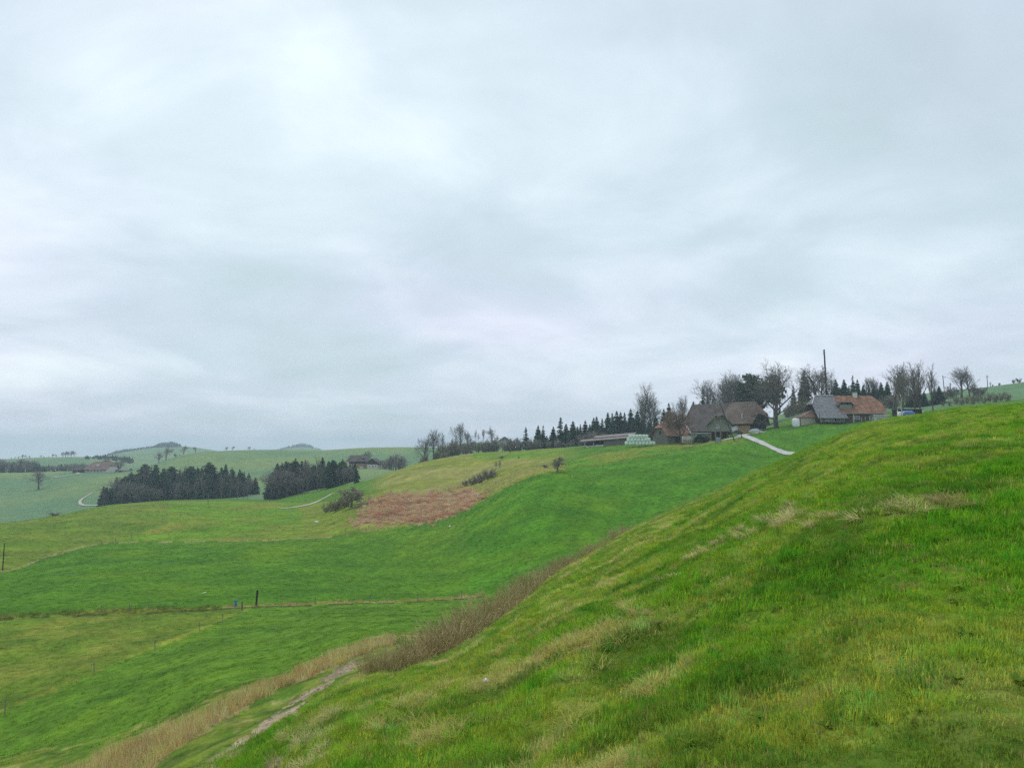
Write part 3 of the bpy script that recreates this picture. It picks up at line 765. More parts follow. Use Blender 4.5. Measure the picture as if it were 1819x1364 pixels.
for s in range(2): reg('bush_olive', 3.5, bare_tree(390 + s, 3.5, .045, .10, .75, .10, 3, (5, 4, 4), (.6, .55, .55), .2, stems=10, twigr=.030, apical=.75, bark='bark_pale', twig='twig_bush_olive'))
for s in range(2): reg('sapling', 5, bare_tree(400 + s, 5, .06, .35, .7, .12, 3, (8, 5, 4), (.45, .5, .5), .14, twigr=.045, apical=.8))
def tree(kind, u, r, vtop=None, label='', group=None, name=None, cat='tree', h=None, v=None, wide=1.0, var=None, dz=0.0):
    """plant a tree at photo column u and distance r, as tall as the photo's top row vtop (or h metres)"""
    p = gp(u, r, v or 780)
    lst = TP[kind]; tm, cm, H0 = lst[(var if var is not None else random.randrange(len(lst))) % len(lst)]
    if h is None:
        _, s = pix(u, vtop); h = max(1.0, EYE + float(s) * r - p.z)
        if kind in ('tall', 'vase', 'ash', 'oak', 'linden', 'birch'): h *= 1.09      # fine top twigs fade against the sky
    e = empty(name or {'spruce': 'spruce_tree', 'spruce_slim': 'spruce_tree', 'spruce_loose': 'spruce_tree', 'spruce_blunt': 'spruce_tree', 'pine': 'pine_tree', 'bush': 'bare_shrub', 'bush_olive': 'bare_shrub', 'fruit': 'fruit_tree', 'birch': 'birch_tree'}.get(kind, 'bare_tree'),
              p - Vector((0, 0, .1 - dz)), random.uniform(0, 6.28))
    k = h / H0; e.scale = (k * wide, k * wide, k)
    for nm_, me_ in (('trunk' if not kind.startswith('bush') else 'stems', tm), ('crown', cm)):
        o = bpy.data.objects.new(nm_, me_); col.objects.link(o); o.parent = e
    return tag(e, label, cat, group)

# ------------------------------------------------------------------ stones of the worn track
def pebble(seed):
    rg = random.Random(seed); bm = bmesh.new(); bmesh.ops.create_icosphere(bm, subdivisions=1, radius=.5)
    for w in bm.verts: w.co = Vector((w.co.x * 1.2, w.co.y, w.co.z * .55)) * (1 + rg.uniform(-.2, .2))
    me = bpy.data.meshes.new('pebble'); bm.to_mesh(me); bm.free(); me.materials.append(MAT['blade']); return bpy.data.objects.new('pebble', me)
x, y, rad, r = sample(np.full(R2.shape, 16.0), TRKM & (PV < 1500), 108)
g = r.uniform(.6, 1.3, len(x))[:, None]; tc_ = np.array([.50, .42, .31]) * g * (1 + r.normal(0, .06, (len(x), 3)))
o = scatter('track_stones', [pebble(1), pebble(2)], np.column_stack([x, y, gz(x, y)]), r.uniform(0, 6.283, len(x)), r.normal(0, .2, (len(x), 2)), np.exp(r.normal(-2.75, .6, len(x))), np.clip(tc_, .02, .8), r.integers(0, 2, len(x)))
tag(o, 'loose grey stones lying in the worn track', 'stones', kind='stuff')

# ================================================================== trees where the photograph has them
def wood(us, rs, base_tops, n, kinds, label, group, hmin, seed, rf=None):
    rg = np.random.default_rng(seed)
    for i in range(n):
        f = (i + rg.random()) / n
        u = us[0] + (us[1] - us[0]) * f
        r0, r1 = rs if rf is None else rf(u)
        back = rg.random(); r = r0 + (r1 - r0) * back
        vt = np.interp(u, [b[0] for b in base_tops], [b[1] for b in base_tops])
        kind = kinds[rg.integers(0, len(kinds))]
        p = gp(u, r); _, s = pix(u, vt)
        h = (EYE + float(s) * r - p.z) * (rg.uniform(.50, .98) if back < .5 else rg.uniform(.78, 1.08))
        isb = kind in ('tall', 'vase', 'oak', 'ash')
        ends = ('at the left end', 'in the left part', 'left of the middle', 'right of the middle', 'in the right part', 'at the right end')[min(5, int(f * 6))]
        size = 'tall' if h > hmin * 1.75 else 'low' if h < hmin * 1.3 else 'mid-height'
        tree(kind, u, r, h=max(hmin, h), label=f'{size} {"leafless tree" if kind == "oak" else "dark spruce"} {ends} of {label}, {"front" if back < .5 else "back"} row', group=group if kind != 'oak' else group.replace('spruces', 'leafless trees inside'), wide=rg.uniform(1.0, 1.75))
# left wood in the valley
tops = [(180, 872), (190, 862), (205, 848), (232, 832), (262, 824), (300, 828), (345, 824), (372, 819), (410, 826), (440, 836), (456, 850)]
wood((186, 456), None, tops, 66, ['spruce', 'spruce_blunt', 'spruce_slim', 'spruce_blunt', 'spruce_blunt', 'spruce_loose', 'oak'], 'the wide left valley wood', 'spruces of the left valley wood', 9, 1, rf=lambda u: (398, 432))
for (u, r, vt, k) in [(236, 394, 852, 'oak'), (252, 392, 856, 'oak'), (270, 392, 862, 'oak'), (286, 393, 866, 'oak'), (222, 398, 862, 'oak'), (336, 392, 850, 'tall'), (352, 391, 846, 'tall'), (366, 391, 840, 'tall'), (397, 391, 838, 'tall'),
                      (412, 390, 838, 'tall'), (425, 389, 844, 'tall'), (436, 388, 850, 'tall'), (443, 388, 852, 'tall'), (318, 393, 862, 'vase')]:
    tree(k, u, r, vt, 'leafless grey tree at the front edge of the left valley wood, ' + ('left half' if u < 300 else 'near its middle' if u < 380 else 'right end'), 'leafless trees of the left valley wood')
# right wood
tops = [(476, 862), (482, 838), (500, 818), (520, 812), (560, 812), (592, 812), (612, 816), (630, 830), (640, 836)]
rw = lambda u: (float(feat('top', pix(u, 860)[0])[0]) + 2, float(feat('top', pix(u, 860)[0])[0]) + 26)
wood((482, 632), None, tops, 42, ['spruce', 'spruce_blunt', 'spruce_blunt', 'spruce', 'spruce_loose', 'oak'], 'the compact middle valley wood', 'spruces of the middle valley wood', 8, 2, rf=rw)
for (u, dr, vt, k) in [(487, 0, 838, 'oak'), (500, 0, 828, 'oak'), (513, -1, 830, 'oak'), (540, -1, 822, 'tall'), (548, -1, 818, 'tall'), (566, -1, 812, 'tall'), (573, -1, 826, 'tall'), (588, -1, 826, 'tall'), (612, -1, 822, 'tall'), (600, -1, 832, 'vase')]:
    tree(k, u, rw(u)[0] + dr, vt, 'leafless grey tree at the front of the middle valley wood', 'leafless trees of the middle valley wood')
tree('spruce', 634, 322, 829, 'small spruce standing apart at the right end of the middle valley wood')
# treeline behind the long shed
row = [(934, 757, 'spruce_loose'), (956, 754, 'spruce'), (965, 754, 'spruce_loose'), (983, 756, 'spruce'), (996, 739, 'spruce_loose'), (1006, 751, 'spruce'), (1018, 746, 'spruce'), (1026, 756, 'spruce'), (1031, 752, 'spruce_slim'), (1040, 745, 'spruce'), (1048, 752, 'spruce'),
       (1055, 740, 'spruce'), (1060, 738, 'spruce'), (1070, 742, 'spruce_slim'), (1080, 731, 'spruce'), (1088, 732, 'spruce_slim'), (1096, 728, 'spruce'), (1103, 730, 'spruce'), (1110, 731, 'spruce_slim'), (1121, 724, 'spruce'), (1133, 728, 'spruce'), (1143, 738, 'spruce'), (1153, 744, 'spruce'), (1165, 736, 'spruce')]
for i, (u, vt, k) in enumerate(row):
    lab = 'spruce in the front row of the treeline, ' + ('left of the long shed' if u < 1030 else 'above the left half of the long shed' if u < 1075 else 'above the right half of the long shed' if u < 1112 else 'above the mint bales')
    if i == 0: lab = 'loose-crowned spruce at the left end of the treeline'
    if u == 996: lab = 'tallest ragged spruce in the left part of the treeline'
    tree(k, u, random.uniform(352, 372), vt, lab, 'spruces of the treeline' if 0 < i and u != 996 else None, wide=1.4)
for u in np.arange(940, 1175, 8.0):
    tree(random.choice(['spruce', 'spruce_blunt', 'spruce']), u + random.uniform(-3, 3), random.uniform(366, 388), np.interp(u, [940, 1000, 1060, 1110, 1175], [778, 768, 757, 748, 750]) + random.uniform(-5, 6), 'low spruce in the back row of the treeline, ' + ('left of the long shed' if u < 1030 else 'above the long shed' if u < 1110 else 'above the mint bales'), 'back row of the treeline', wide=1.9)
for (u, vt) in [(945, 775), (958, 778), (974, 780), (990, 776), (1004, 783), (1016, 778), (1036, 766), (1048, 763), (1062, 762), (1076, 766), (1090, 770)]:
    tree('bush', u, 343 - .1 * (u - 945) + random.uniform(-4, 4), vt, 'leafless grey thicket shrub at the foot of the treeline', 'shrubs at the foot of the treeline')
for (u, vt, k) in [(1149, 687, 'tall'), (1157, 684, 'tall'), (1141, 708, 'tall'), (1166, 706, 'tall')]:
    tree(k, u, 372, vt, 'tall slender leafless tree rising above the treeline spruces', 'tall leafless trees above the treeline', wide=1.35)
# around the farmyard
tree('spruce', 1189, 320, 713, 'pointed spruce behind the old brown barn')
tree('spruce', 1180, 326, 724, 'dark spruce behind the left gable of the old barn', wide=1.2)
tree('vase', 1213, 322, 706, 'pale leafless tree with an open crown behind the old barn', wide=1.1)
tree('russet', 1212, 256, 722, 'russet round-crowned tree in front of the old barn', wide=1.15, var=0)
tree('russet', 1196, 268, 727, 'low russet tree over the left half of the old barn roof', wide=1.0, var=1)
tree('russet', 1224, 300, 735, 'small russet tree behind the right end of the old barn', wide=1.1, var=1)
tree('spruce', 1233, 318, 711, 'young spruce between the old barn and the farmhouse roof')
tree('spruce_loose', 1250, 320, 690, 'tall ragged spruce at the left end of the farmhouse roof', wide=1.15)
tree('spruce', 1243, 322, 722, 'dark spruce low behind the left end of the farmhouse', wide=1.3)
for (u, vt, k, w) in [(1262, 679, 'vase', .8), (1271, 690, 'tall', 1), (1281, 677, 'vase', .9), (1292, 668, 'tall', 1.1), (1299, 665, 'ash', 1.0), (1309, 670, 'vase', .9), (1315, 672, 'tall', 1.1)]:
    tree(k, u, random.uniform(322, 338), vt, 'leafless tree in the row behind the farmhouse ridge', 'leafless trees behind the farmhouse', wide=w * 1.45)
tree('pine', 1334, 322, 660, 'leaning dark pine behind the farmhouse ridge', wide=1.05, var=0)
tree('pine', 1350, 326, 662, 'dark pine partly behind the great leafless linden', wide=1.0, var=1)
tree('pine', 1376, 322, 662, 'dark ivy-green pine showing through the great linden', wide=.9, var=0)
tree('linden', 1378, 271, 644, 'great spreading leafless linden beside the farmhouse gable', v=740, wide=1.25)
tree('spruce_slim', 1412, 345, 682, 'slim spruce to the right of the great linden')
for (u, vt) in [(1398, 722), (1408, 712), (1420, 708), (1432, 712), (1441, 706), (1402, 730), (1425, 722)]:
    tree('bush_olive', u, 338 + random.uniform(-8, 8), vt, 'leafless thicket shrub on the bank right of the linden', 'thicket on the bank right of the linden', wide=1.1)
tree('spruce', 1432, 345, 655, 'tall broad spruce left of the tall mast', wide=1.15)
tree('oak', 1450, 342, 650, 'leafless tree with clustered crown left of the tall mast', wide=1.2)
tree('oak', 1461, 346, 652, 'ivy-clad leafless tree just behind the tall mast', wide=.75)
tree('ash', 1480, 346, 668, 'thin leafless tree right of the tall mast', wide=.8)
for (u, vt, k) in [(1488, 672, 'spruce'), (1503, 672, 'spruce'), (1519, 665, 'spruce_loose'), (1527, 672, 'spruce'), (1511, 684, 'spruce'), (1537, 682, 'spruce'), (1547, 681, 'spruce_slim'), (1556, 680, 'spruce'), (1569, 677, 'spruce'), (1580, 676, 'spruce'), (1495, 686, 'spruce'), (1562, 686, 'spruce')]:
    tree(k, u, 352 + random.uniform(-6, 10), vt, 'dark spruce in the group behind the tiled house', 'spruces behind the tiled house', wide=1.25)
for (u, vt) in [(1541, 672), (1552, 671), (1560, 674)]:
    tree('vase', u, 372, vt, 'leafless tree showing above the spruces behind the tiled house', 'leafless trees behind the tiled house', wide=.9)
for (u, vt) in [(1575, 700), (1586, 696), (1594, 702)]:
    tree('bush', u, 335, vt, 'leafless grey shrub behind the right end of the tiled house', 'shrubs behind the tiled house', wide=1.1)
tree('vase', 1589, 300, 651, 'leafless tree with drooping crown behind the birch', wide=1.5)
tree('birch', 1601, 262, 668, 'white-stemmed birch beside the low dark shed', wide=1.15, v=730)
tree('russet', 1606, 292, 662, 'russet-twigged tree behind the low dark shed', wide=.8, var=1)
tree('ash', 1627, 280, 647, 'tall upright leafless tree behind the low dark shed', wide=1.25, var=0)
tree('ash', 1637, 284, 644, 'tallest upright leafless tree right of the low dark shed', wide=1.15, var=1)
tree('ash', 1660, 276, 650, 'slim upright leafless tree standing apart on the right meadow', wide=.8, var=0)
for (u, vt) in [(1622, 690), (1634, 684), (1645, 694), (1672, 684), (1664, 690)]:
    tree('spruce', u, 345, vt, 'small dark spruce among the upright leafless trees', 'small spruces on the right', wide=1.6)
tree('vase', 1712, 372, 653, 'broad leafless tree with a dense fan crown on the skyline', wide=1.8, var=1)
tree('vase', 1727, 374, 661, 'leafless fan-crowned tree close behind the broad skyline tree', wide=1.6, var=0)
for (u, vt) in [(1700, 683), (1735, 681), (1745, 684), (1686, 690)]:
    tree('bush', u, 385, vt, 'leafless shrub at the foot of the skyline trees', 'shrubs under the skyline trees', wide=1.3)
for (u, r, vt) in [(1678, 330, 710), (1690, 322, 708), (1703, 328, 700), (1713, 318, 704), (1722, 326, 700), (1733, 318, 698), (1742, 328, 696), (1752, 320, 700), (1762, 330, 694), (1773, 322, 696), (1783, 330, 694), (1793, 322, 693)]:
    tree('bush_olive', u, r, vt, 'leafless brown shrub in the row on the right meadow', 'row of shrubs on the right meadow', wide=.8)
for (u, vt) in [(1768, 682), (1781, 678), (1806, 672), (1815, 669)]:
    tree('bush', u, 439, vt, 'tiny shrub on the right-hand skyline', 'shrubs on the right skyline')
# knoll with bare trees, middle
for (u, r, vt, k, w, lab) in [(754, 362, 774, 'oak', .7, 'leafless oval-crowned tree at the left end of the knoll row'), (770, 366, 764, 'vase', .75, 'leafless tree with ascending limbs, second from the left of the knoll row'),
        (786, 366, 768, 'tall', .7, 'narrow leafless tree, third from the left of the knoll row'), (782, 372, 780, 'tall', .7, 'thin small leafless tree beside the narrow one of the knoll row')]:
    tree(k, u, r, vt, lab, wide=w * 1.4)
for (u, r, vt, k, w) in [(803, 500, 777, 'tall', .8), (810, 500, 770, 'tall', .5), (830, 495, 764, 'tall', .8), (844, 495, 762, 'tall', .45), (850, 490, 768, 'tall', .5), (858, 490, 763, 'vase', .6), (882, 488, 775, 'oak', .6)]:
    tree(k, u, r, vt, 'thin leafless tree on top of the green knoll', 'thin trees on the knoll', wide=w * 1.6)
tree('vase', 817, 480, 753, 'large fan-shaped leafless tree on top of the green knoll', wide=1.5, var=1)
tree('oak', 831, 470, 766, 'dark leafless tree right beside the fan-shaped knoll tree', wide=.7)
tree('oak', 875, 470, 759, 'leafless bushy-crowned tree at the right end of the knoll', wide=.75)
for i in range(46):
    u = random.uniform(748, 926); r = random.uniform(352, 372)
    tree(random.choice(['bush', 'bush', 'bush_olive']), u, r, h=random.uniform(3.5, 6.5) * np.interp(u, [748, 800, 850, 926], [.8, 1.5, 1.3, 1.1]), label='leafless grey shrub in the hedge under the knoll, ' + ('at its left end' if u < 785 else 'below the fan-shaped tree' if u < 835 else 'below the knoll top' if u < 885 else 'at its right end'), group='hedge under the knoll', wide=random.uniform(.7, 1.0))
for (u, vt) in [(812, 789), (828, 786), (850, 789), (868, 792), (893, 785), (900, 790), (905, 783), (916, 778), (921, 781)]:
    tree('oak', u, 362, vt, 'low leafless tree standing in the hedge under the knoll', 'low trees in the knoll hedge', wide=.9)
tree('fruit', 789, 318, 802, 'dark-stemmed leafless fruit tree in front of the knoll hedge', wide=1.5, var=0)
tree('fruit', 892, 268, 808, 'leafless grey tree at the top of the bracken gully', wide=1.3, var=1, v=850)
tree('fruit', 906, 300, 806, 'small leafless tree on the pasture right of the gully tree', wide=1.4, var=2)
tree('sapling', 888, 236, 815, 'thin young tree at the bend of the field edge', v=860)
tree('sapling', 881, 244, 818, 'slender leafless sapling left of the bend of the field edge', v=860)
for (u, vt) in [(758, 832 - 8), (814, 820), (841, 818), (866, 816), (876, 808)]:
    tree('sapling', u, 312, vt, 'thin young fruit tree in the row on the pasture', 'young trees on the pasture', wide=.7)
tree('fruit', 990, 172, 808, 'lone leafless shrub-like tree at the corner of the green field', wide=1.7, var=2, v=835)
tree('bush', 922, 262, 813, 'dark low shrub on the pasture above the field corner', cat='shrub')
# bracken hollow shrubs
tree('fruit', 624, 214, 862, 'round-crowned olive-grey tree at the left edge of the bracken', wide=1.7, var=0, v=900)
for (u, r, vt) in [(588, 226, 888), (598, 220, 884), (606, 222, 878), (614, 219, 880), (580, 230, 892)]:
    tree('bush_olive', u, r, vt, 'low olive shrub left of the round-crowned tree', 'low shrubs left of the round-crowned tree', cat='shrub', v=895)
for (u, r, h_) in [(826, 229, 2.2), (838, 229, 2.8), (848, 229, 3.2), (858, 227, 3.0), (867, 223, 3.4), (876, 219, 3.0), (852, 223, 2.2)]:
    tree('bush_olive' if u % 2 else 'bush', u, r, h=h_, label='leafless shrub in the gully at the top right of the bracken', group='shrubs in the bracken gully', cat='shrub', name='bare_shrub', v=868, wide=1.3)
tree('bush', 96, 262, h=1.5, label='flat brown brush pile at the edge of the left field', cat='brush pile', name='brush_pile', v=924, wide=2.2)
tree('bush', 970, 205, h=1.1, label='small dark brush pile on the pasture above the field corner', cat='brush pile', name='brush_pile', v=822, wide=2.0)
# valley behind
for (u, r, vt, k) in [(652, 500, 800, 'oak'), (648, 505, 803, 'oak')]:
    tree(k, u, r, vt, 'leafless tree behind the dark valley farmhouse', 'trees behind the valley farmhouse', wide=.9)
for i in range(12):
    u = 676 + i * 3.9; tree(random.choice(['bush', 'oak']), u, 470 + random.uniform(-12, 8), np.interp(u, [676, 690, 705, 720], [815, 812, 803, 812]) + random.uniform(-1, 4), 'leafless shrub in the copse right of the valley farmhouse', 'copse right of the valley farmhouse', wide=.9)
# trees on the left-hand green hill
for (u, r, vt, k, lab, w) in [(284, 672, 802, 'oak', 'broad leafless tree low on the flank of the left green hill', 1.1), (296, 690, 794, 'oak', 'largest leafless oak on the flank of the left green hill', 1.15), (327, 712, 791, 'oak', 'leafless oak on the shoulder of the left green hill', 1.1),
        (348, 735, 793, 'oak', 'faint leafless tree behind the shoulder of the left green hill', .9), (403, 738, 793, 'oak', 'leafless tree on the left hilltop, left of a pair', 1.1), (414, 738, 792, 'oak', 'leafless tree on the left hilltop, right of a pair', 1.0), (443, 738, 793, 'oak', 'low broad leafless tree alone on the left hilltop', 1.5), (452, 738, 796, 'oak', 'tiny leafless tree at the right end of the hilltop trees', 1.2)]:
    tree(k, u, r, vt, lab, wide=w)
for (u, vt) in [(312, 804), (320, 806)]:
    tree('bush', u, 700, vt, 'low shrub between the oaks of the left green hill', 'shrubs on the left green hill')
tree('oak', 73, 585, 833, 'lone round leafless tree on the far left meadow', wide=1.2)
# far left: belt of woodland and ridge-top trees
for i in range(64):
    u = -12 + i * 3.25
    q_ = random.choice(['spruce', 'spruce', 'oak', 'oak'])
    tree(q_, u, random.uniform(725, 800), np.interp(u, [-10, 0, 20, 50, 80, 140, 200], [816, 816, 822, 816, 826, 824, 822]) + random.uniform(-3, 4), ('blue-hazed spruce' if q_ == 'spruce' else 'blue-hazed leafless tree') + ' in the far left woodland belt, ' + ('at the picture edge' if u < 40 else 'left of the lone round tree' if u < 70 else 'between lone tree and far farmhouse' if u < 130 else 'behind the far farmhouse'), 'far left woodland belt', wide=1.5)
for (u, vt, k) in [(193, 812, 'oak'), (210, 818, 'oak'), (217, 816, 'oak')]:
    tree(k, u, 690, vt, 'dark leafless tree beside the far left farmhouse', 'trees beside the far left farmhouse', wide=1.1)
for (u, vt) in [(22, 812), (28, 811), (35, 810), (42, 807), (48, 808), (54, 809), (66, 812), (74, 808), (80, 810), (88, 810), (95, 806), (101, 807)]:
    tree('oak', u, 1140, vt, 'faint leafless tree on the far left ridge', 'faint trees on the far left ridge', wide=1.2)
for (u, vt) in [(113, 802), (118, 801), (122, 801), (128, 800), (133, 800)]:
    tree('oak', u, 1120, vt, 'leafless tree in the small cluster on the far left ridge', 'cluster on the far left ridge', wide=.9)
for i in range(30):
    u = 150 + i * 3.0
    tree('spruce', u, random.uniform(1060, 1120), np.interp(u, [150, 190, 240], [809, 806, 812]) + random.uniform(-1.5, 3), 'hazy spruce in the wood below the far forested hill, ' + ('left part' if u < 180 else 'middle' if u < 210 else 'right part'), 'wood below the far forested hill', wide=2.0)
# forest on the far hills: one mass
def far_forest(name, label, u0, u1, r0, r1, prof, n, seed):
    rg = np.random.default_rng(seed); V = []; F = []
    tm, cm, H0 = TP['spruce_slim'][0]
    cv = np.zeros(len(cm.vertices) * 3); cm.vertices.foreach_get('co', cv); cv = cv.reshape(-1, 3)
    cf = np.zeros(len(cm.loops), np.int32); cm.loops.foreach_get('vertex_index', cf); cf = cf.reshape(-1, 4)
    sel = np.arange(0, len(cf), 5); used = np.unique(cf[sel]); mp_ = -np.ones(len(cv), int); mp_[used] = np.arange(len(used))
    cv = cv[used]; cf = mp_[cf[sel]]
    off = 0
    for i in range(n):
        u = rg.uniform(u0, u1); r = rg.uniform(r0, r1)
        p = gp(u, r); _, s = pix(u, np.interp(u, [q[0] for q in prof], [q[1] for q in prof]))
        h = float(np.clip(EYE + float(s) * r - p.z, 6, 30)) * rg.uniform(.8, 1.05)
        k = h / H0; a = rg.uniform(0, 6.28); w = k * rg.uniform(1.8, 2.6)
        X = cv[:, 0] * math.cos(a) - cv[:, 1] * math.sin(a); Y = cv[:, 0] * math.sin(a) + cv[:, 1] * math.cos(a)
        V.append(np.column_stack([X * w + p.x, Y * w + p.y, cv[:, 2] * k + p.z - .5])); F.append(cf + off); off += len(cv)
    me = mesh_np(name, np.concatenate(V), np.concatenate(F)); me.materials.append(MAT['needle_blue'])
    tag(link_mesh(name, me), label, 'forest', kind='stuff')
far_forest('far_forest', 'blue forest on the far hill at the left', 192, 322, 2050, 2320, [(192, 806), (205, 800), (225, 796), (250, 795), (272, 791), (285, 785), (305, 783), (318, 786), (324, 790)], 420, 5)
far_forest('distant_forest', 'small blue forest on the distant hilltop in the middle', 482, 572, 2820, 2960, [(482, 800), (500, 795), (515, 790), (535, 786), (548, 787), (560, 793), (572, 797)], 170, 6)

# ------------------------------------------------------------------ brushy hedge at the foot of the near slope
def brush(seed, h, n, spread, mats):
    rg = np.random.default_rng(seed); A, B = Mesher(), Mesher()
    for i in range(n):
        a = rg.uniform(0, 6.28); rad = spread * math.sqrt(rg.random()); p = np.array([rad * math.cos(a), rad * math.sin(a), -.1])
        d = np.array([math.cos(a) * rg.uniform(0, .55), math.sin(a) * rg.uniform(0, .55), 1.0]) + rg.normal(0, .12, 3); d /= np.linalg.norm(d)
        ln = h * rg.uniform(.5, 1.1); P = [p]
        for s in range(4):
            P.append(P[-1] + d * ln / 4); d = d + rg.normal(0, .10, 3) + np.array([math.cos(a) * .05, math.sin(a) * .05, -.02]); d /= np.linalg.norm(d)
        r0 = rg.uniform(.009, .022)
        A.tube(P, np.linspace(r0, .005, 5), 3)
        for t in range(rg.integers(1, 4)):
            k = rg.integers(1, 4); q = P[k]; dd = d + rg.normal(0, .45, 3); dd /= np.linalg.norm(dd); l2 = ln * rg.uniform(.15, .35)
            B.tube([q, q + dd * l2 * .5, q + dd * l2 + np.array([0, 0, .02])], [.009, .007, .004], 3)
    return A.mesh('stems', MAT[mats[0]]), B.mesh('twigs', MAT[mats[1]])
BR = [brush(500 + s, 1.35, 75, .75, (('stem_dry', 'stem_olive'), ('stem_olive', 'stem_dry'), ('stem_dry', 'stem_dry'))[s]) for s in range(3)]
hedge = [(690, 27, .75), (712, 27.5, .9), (735, 28, .8), (752, 30, .95), (776, 29.5, 1.0), (800, 30, 1.15), (822, 31, 1.2), (846, 32.5, 1.3), (868, 34, 1.35), (890, 37, 1.35), (908, 40, 1.3), (925, 43, 1.25), (942, 46, 1.2), (958, 49, 1.2), (974, 52, 1.15), (988, 55, 1.15), (1002, 57, 1.1),
         (1016, 60, 1.15), (1030, 63, 1.1), (1044, 66, 1.1), (1058, 69, 1.05), (1072, 72, 1.1), (1086, 75, 1.05), (1100, 77, 1.1), (1114, 79, 1.1), (664, 28, .6), (812, 28.2, .9), (880, 38.5, 1.1)]
for i, (u, r, s) in enumerate(hedge):
    for q in range(2):
        rr = r * random.uniform(1.0, 1.05); p = gp(u + random.uniform(-7, 7), rr, 1050)
        e = empty('dry_shrub', p, random.uniform(0, 6.28)); k = s * random.uniform(.70, .98); e.scale = (k * 1.15, k * 1.15, k)
        a, b = BR[(i + q) % 3]
        for nm_, me_ in (('stems', a), ('twigs', b)):
            o = bpy.data.objects.new(nm_, me_); col.objects.link(o); o.parent = e
        tag(e, ('tall ' if s > 1.15 else 'low ' if s < .9 else '') + 'dry brushy shrub in the hedge below the near slope, ' + ('at its near end' if u < 760 else 'near thick part' if u < 860 else 'in its middle' if u < 960 else 'in its far part' if u < 1060 else 'at its far end'), 'shrub', 'brushy hedge below the near slope')
# straw tussocks on the near slope
def tussock(seed, h, n, spread, flat):
    V, F = ribbons(n, h, spread, 1.2, .008, 4, seed, flat=flat)
    return mesh_np('straw_tussock', V, F)
leaf_mat('straw', (.52, .45, .22), .25, var=.35)
TS = [tussock(600 + s, .42, 150, .30, .75) for s in range(3)]
for mm_ in TS: mm_.materials.append(MAT['straw'])
def slope_r(u, v):
    """distance at which the sight line through a photo pixel meets the near slope"""
    az, s = pix(u, v)
    rr = np.geomspace(2, 90, 1500); zz = gz(rr * math.sin(az), rr * math.cos(az))
    k = np.nonzero(zz >= EYE + s * rr)[0]
    return float(rr[k[0]]) if len(k) else 60.0
tl = [(1275, 975), (1292, 964), (1310, 952), (1325, 940), (1345, 930), (1362, 938), (1384, 926), (1400, 932), (1418, 920), (1436, 934), (1455, 922), (1330, 955), (1600, 905), (1625, 898), (1648, 893), (1672, 894), (1700, 892), (1730, 893), (1575, 908), (1150, 1078), (1165, 1088), (1180, 1082), (1272, 1056), (1135, 1110), (1200, 1022), (1440, 890),
      (540, 1300), (560, 1322), (520, 1345), (590, 1290), (548, 1352), (620, 1265), (500, 1360), (575, 1345)]
for i, (u, v) in enumerate(tl):
    r = slope_r(u, v); p = gp(u, r, v)
    for q in range(2 if r < 14 else 3):
        pp = Vector((p.x + random.uniform(-.35, .35) * (r / 12), p.y + random.uniform(-.3, .3), 0)); pp.z = float(gz(pp.x, pp.y))
        o = bpy.data.objects.new('straw_tussock', TS[(i + q) % 3]); col.objects.link(o); o.location = pp; o.rotation_euler = (random.uniform(-.2, .2), random.uniform(-.2, .2), random.uniform(0, 6.28))
        k = random.uniform(.5, .85) * (1 if u > 700 else 1.1) * (1 if v < 1000 else .75); o.scale = (k, k, k * (.6 if u > 700 else 1.1))
        tag(o, 'straw-yellow grass tussock ' + ('beside the worn track' if u < 700 else 'in the small left patch of the near slope' if u < 1210 else 'in the lower left of the long straw patch' if u < 1330 and v > 935 else 'in the long straw patch across the near slope' if u < 1500 else 'in the upper right straw patch of the near slope'), 'tussock', 'straw tussocks by the track' if u < 700 else 'straw tussocks on the near slope')

# ================================================================== roads and tracks
def vis_r(u, v, rmin):
    """distance where the sight line meets the land beyond rmin"""
    az, s = pix(u, v); az = float(az); s = float(s)
    rr = np.geomspace(rmin, 1500, 4000); zz = gz(rr * math.sin(az), rr * math.cos(az))
    k = np.nonzero(zz >= EYE + s * rr)[0]
    return float(rr[k[0]]) if len(k) else float(rmin)
mat_var('concrete_road', (.30, .295, .275), (.50, .495, .475), .45, .9, .2, 14)
mat_var('gravel', (.30, .28, .23), (.46, .43, .37), 1.2, .95, .4, 10)
mat_var('pale_grass', (.22, .25, .08), (.33, .34, .13), .8, .95, .3, 6)
def strip(name, pts, width, mat, lift=.05, kerb=0.0):
    """a ribbon draped on the ground along world points"""
    P = np.array([(p.x, p.y) for p in pts]); t = np.concatenate([[0], np.cumsum(np.linalg.norm(np.diff(P, axis=0), axis=1))])
    q = np.arange(0, t[-1], .9); X = pchip(t, P[:, 0], q); Y = pchip(t, P[:, 1], q)
    dx, dy = np.gradient(X), np.gradient(Y); l = np.hypot(dx, dy) + 1e-9; nx, ny = -dy / l, dx / l
    V = []; F = []; m = 5
    for i in range(len(q)):
        wv = width * (1 + .05 * math.sin(i * .7))
        zc = []
        for k in range(m):
            f = (k / (m - 1) - .5) * wv; x = X[i] + nx[i] * f; y = Y[i] + ny[i] * f
            V.append([x, y, float(gz(x, y)) + lift])
    V = np.array(V)
    for i in range(len(q) - 1):
        for k in range(m - 1): a = i * m + k; F.append((a, a + 1, a + m + 1, a + m))
    return tag(link_mesh(name, mesh_np(name, V, F), MAT[mat], smooth=True), kind='structure')
def path(pts, rmin):
    return [gp(u, vis_r(u, v, rmin) if not r else r, v) for (u, v, r) in pts]
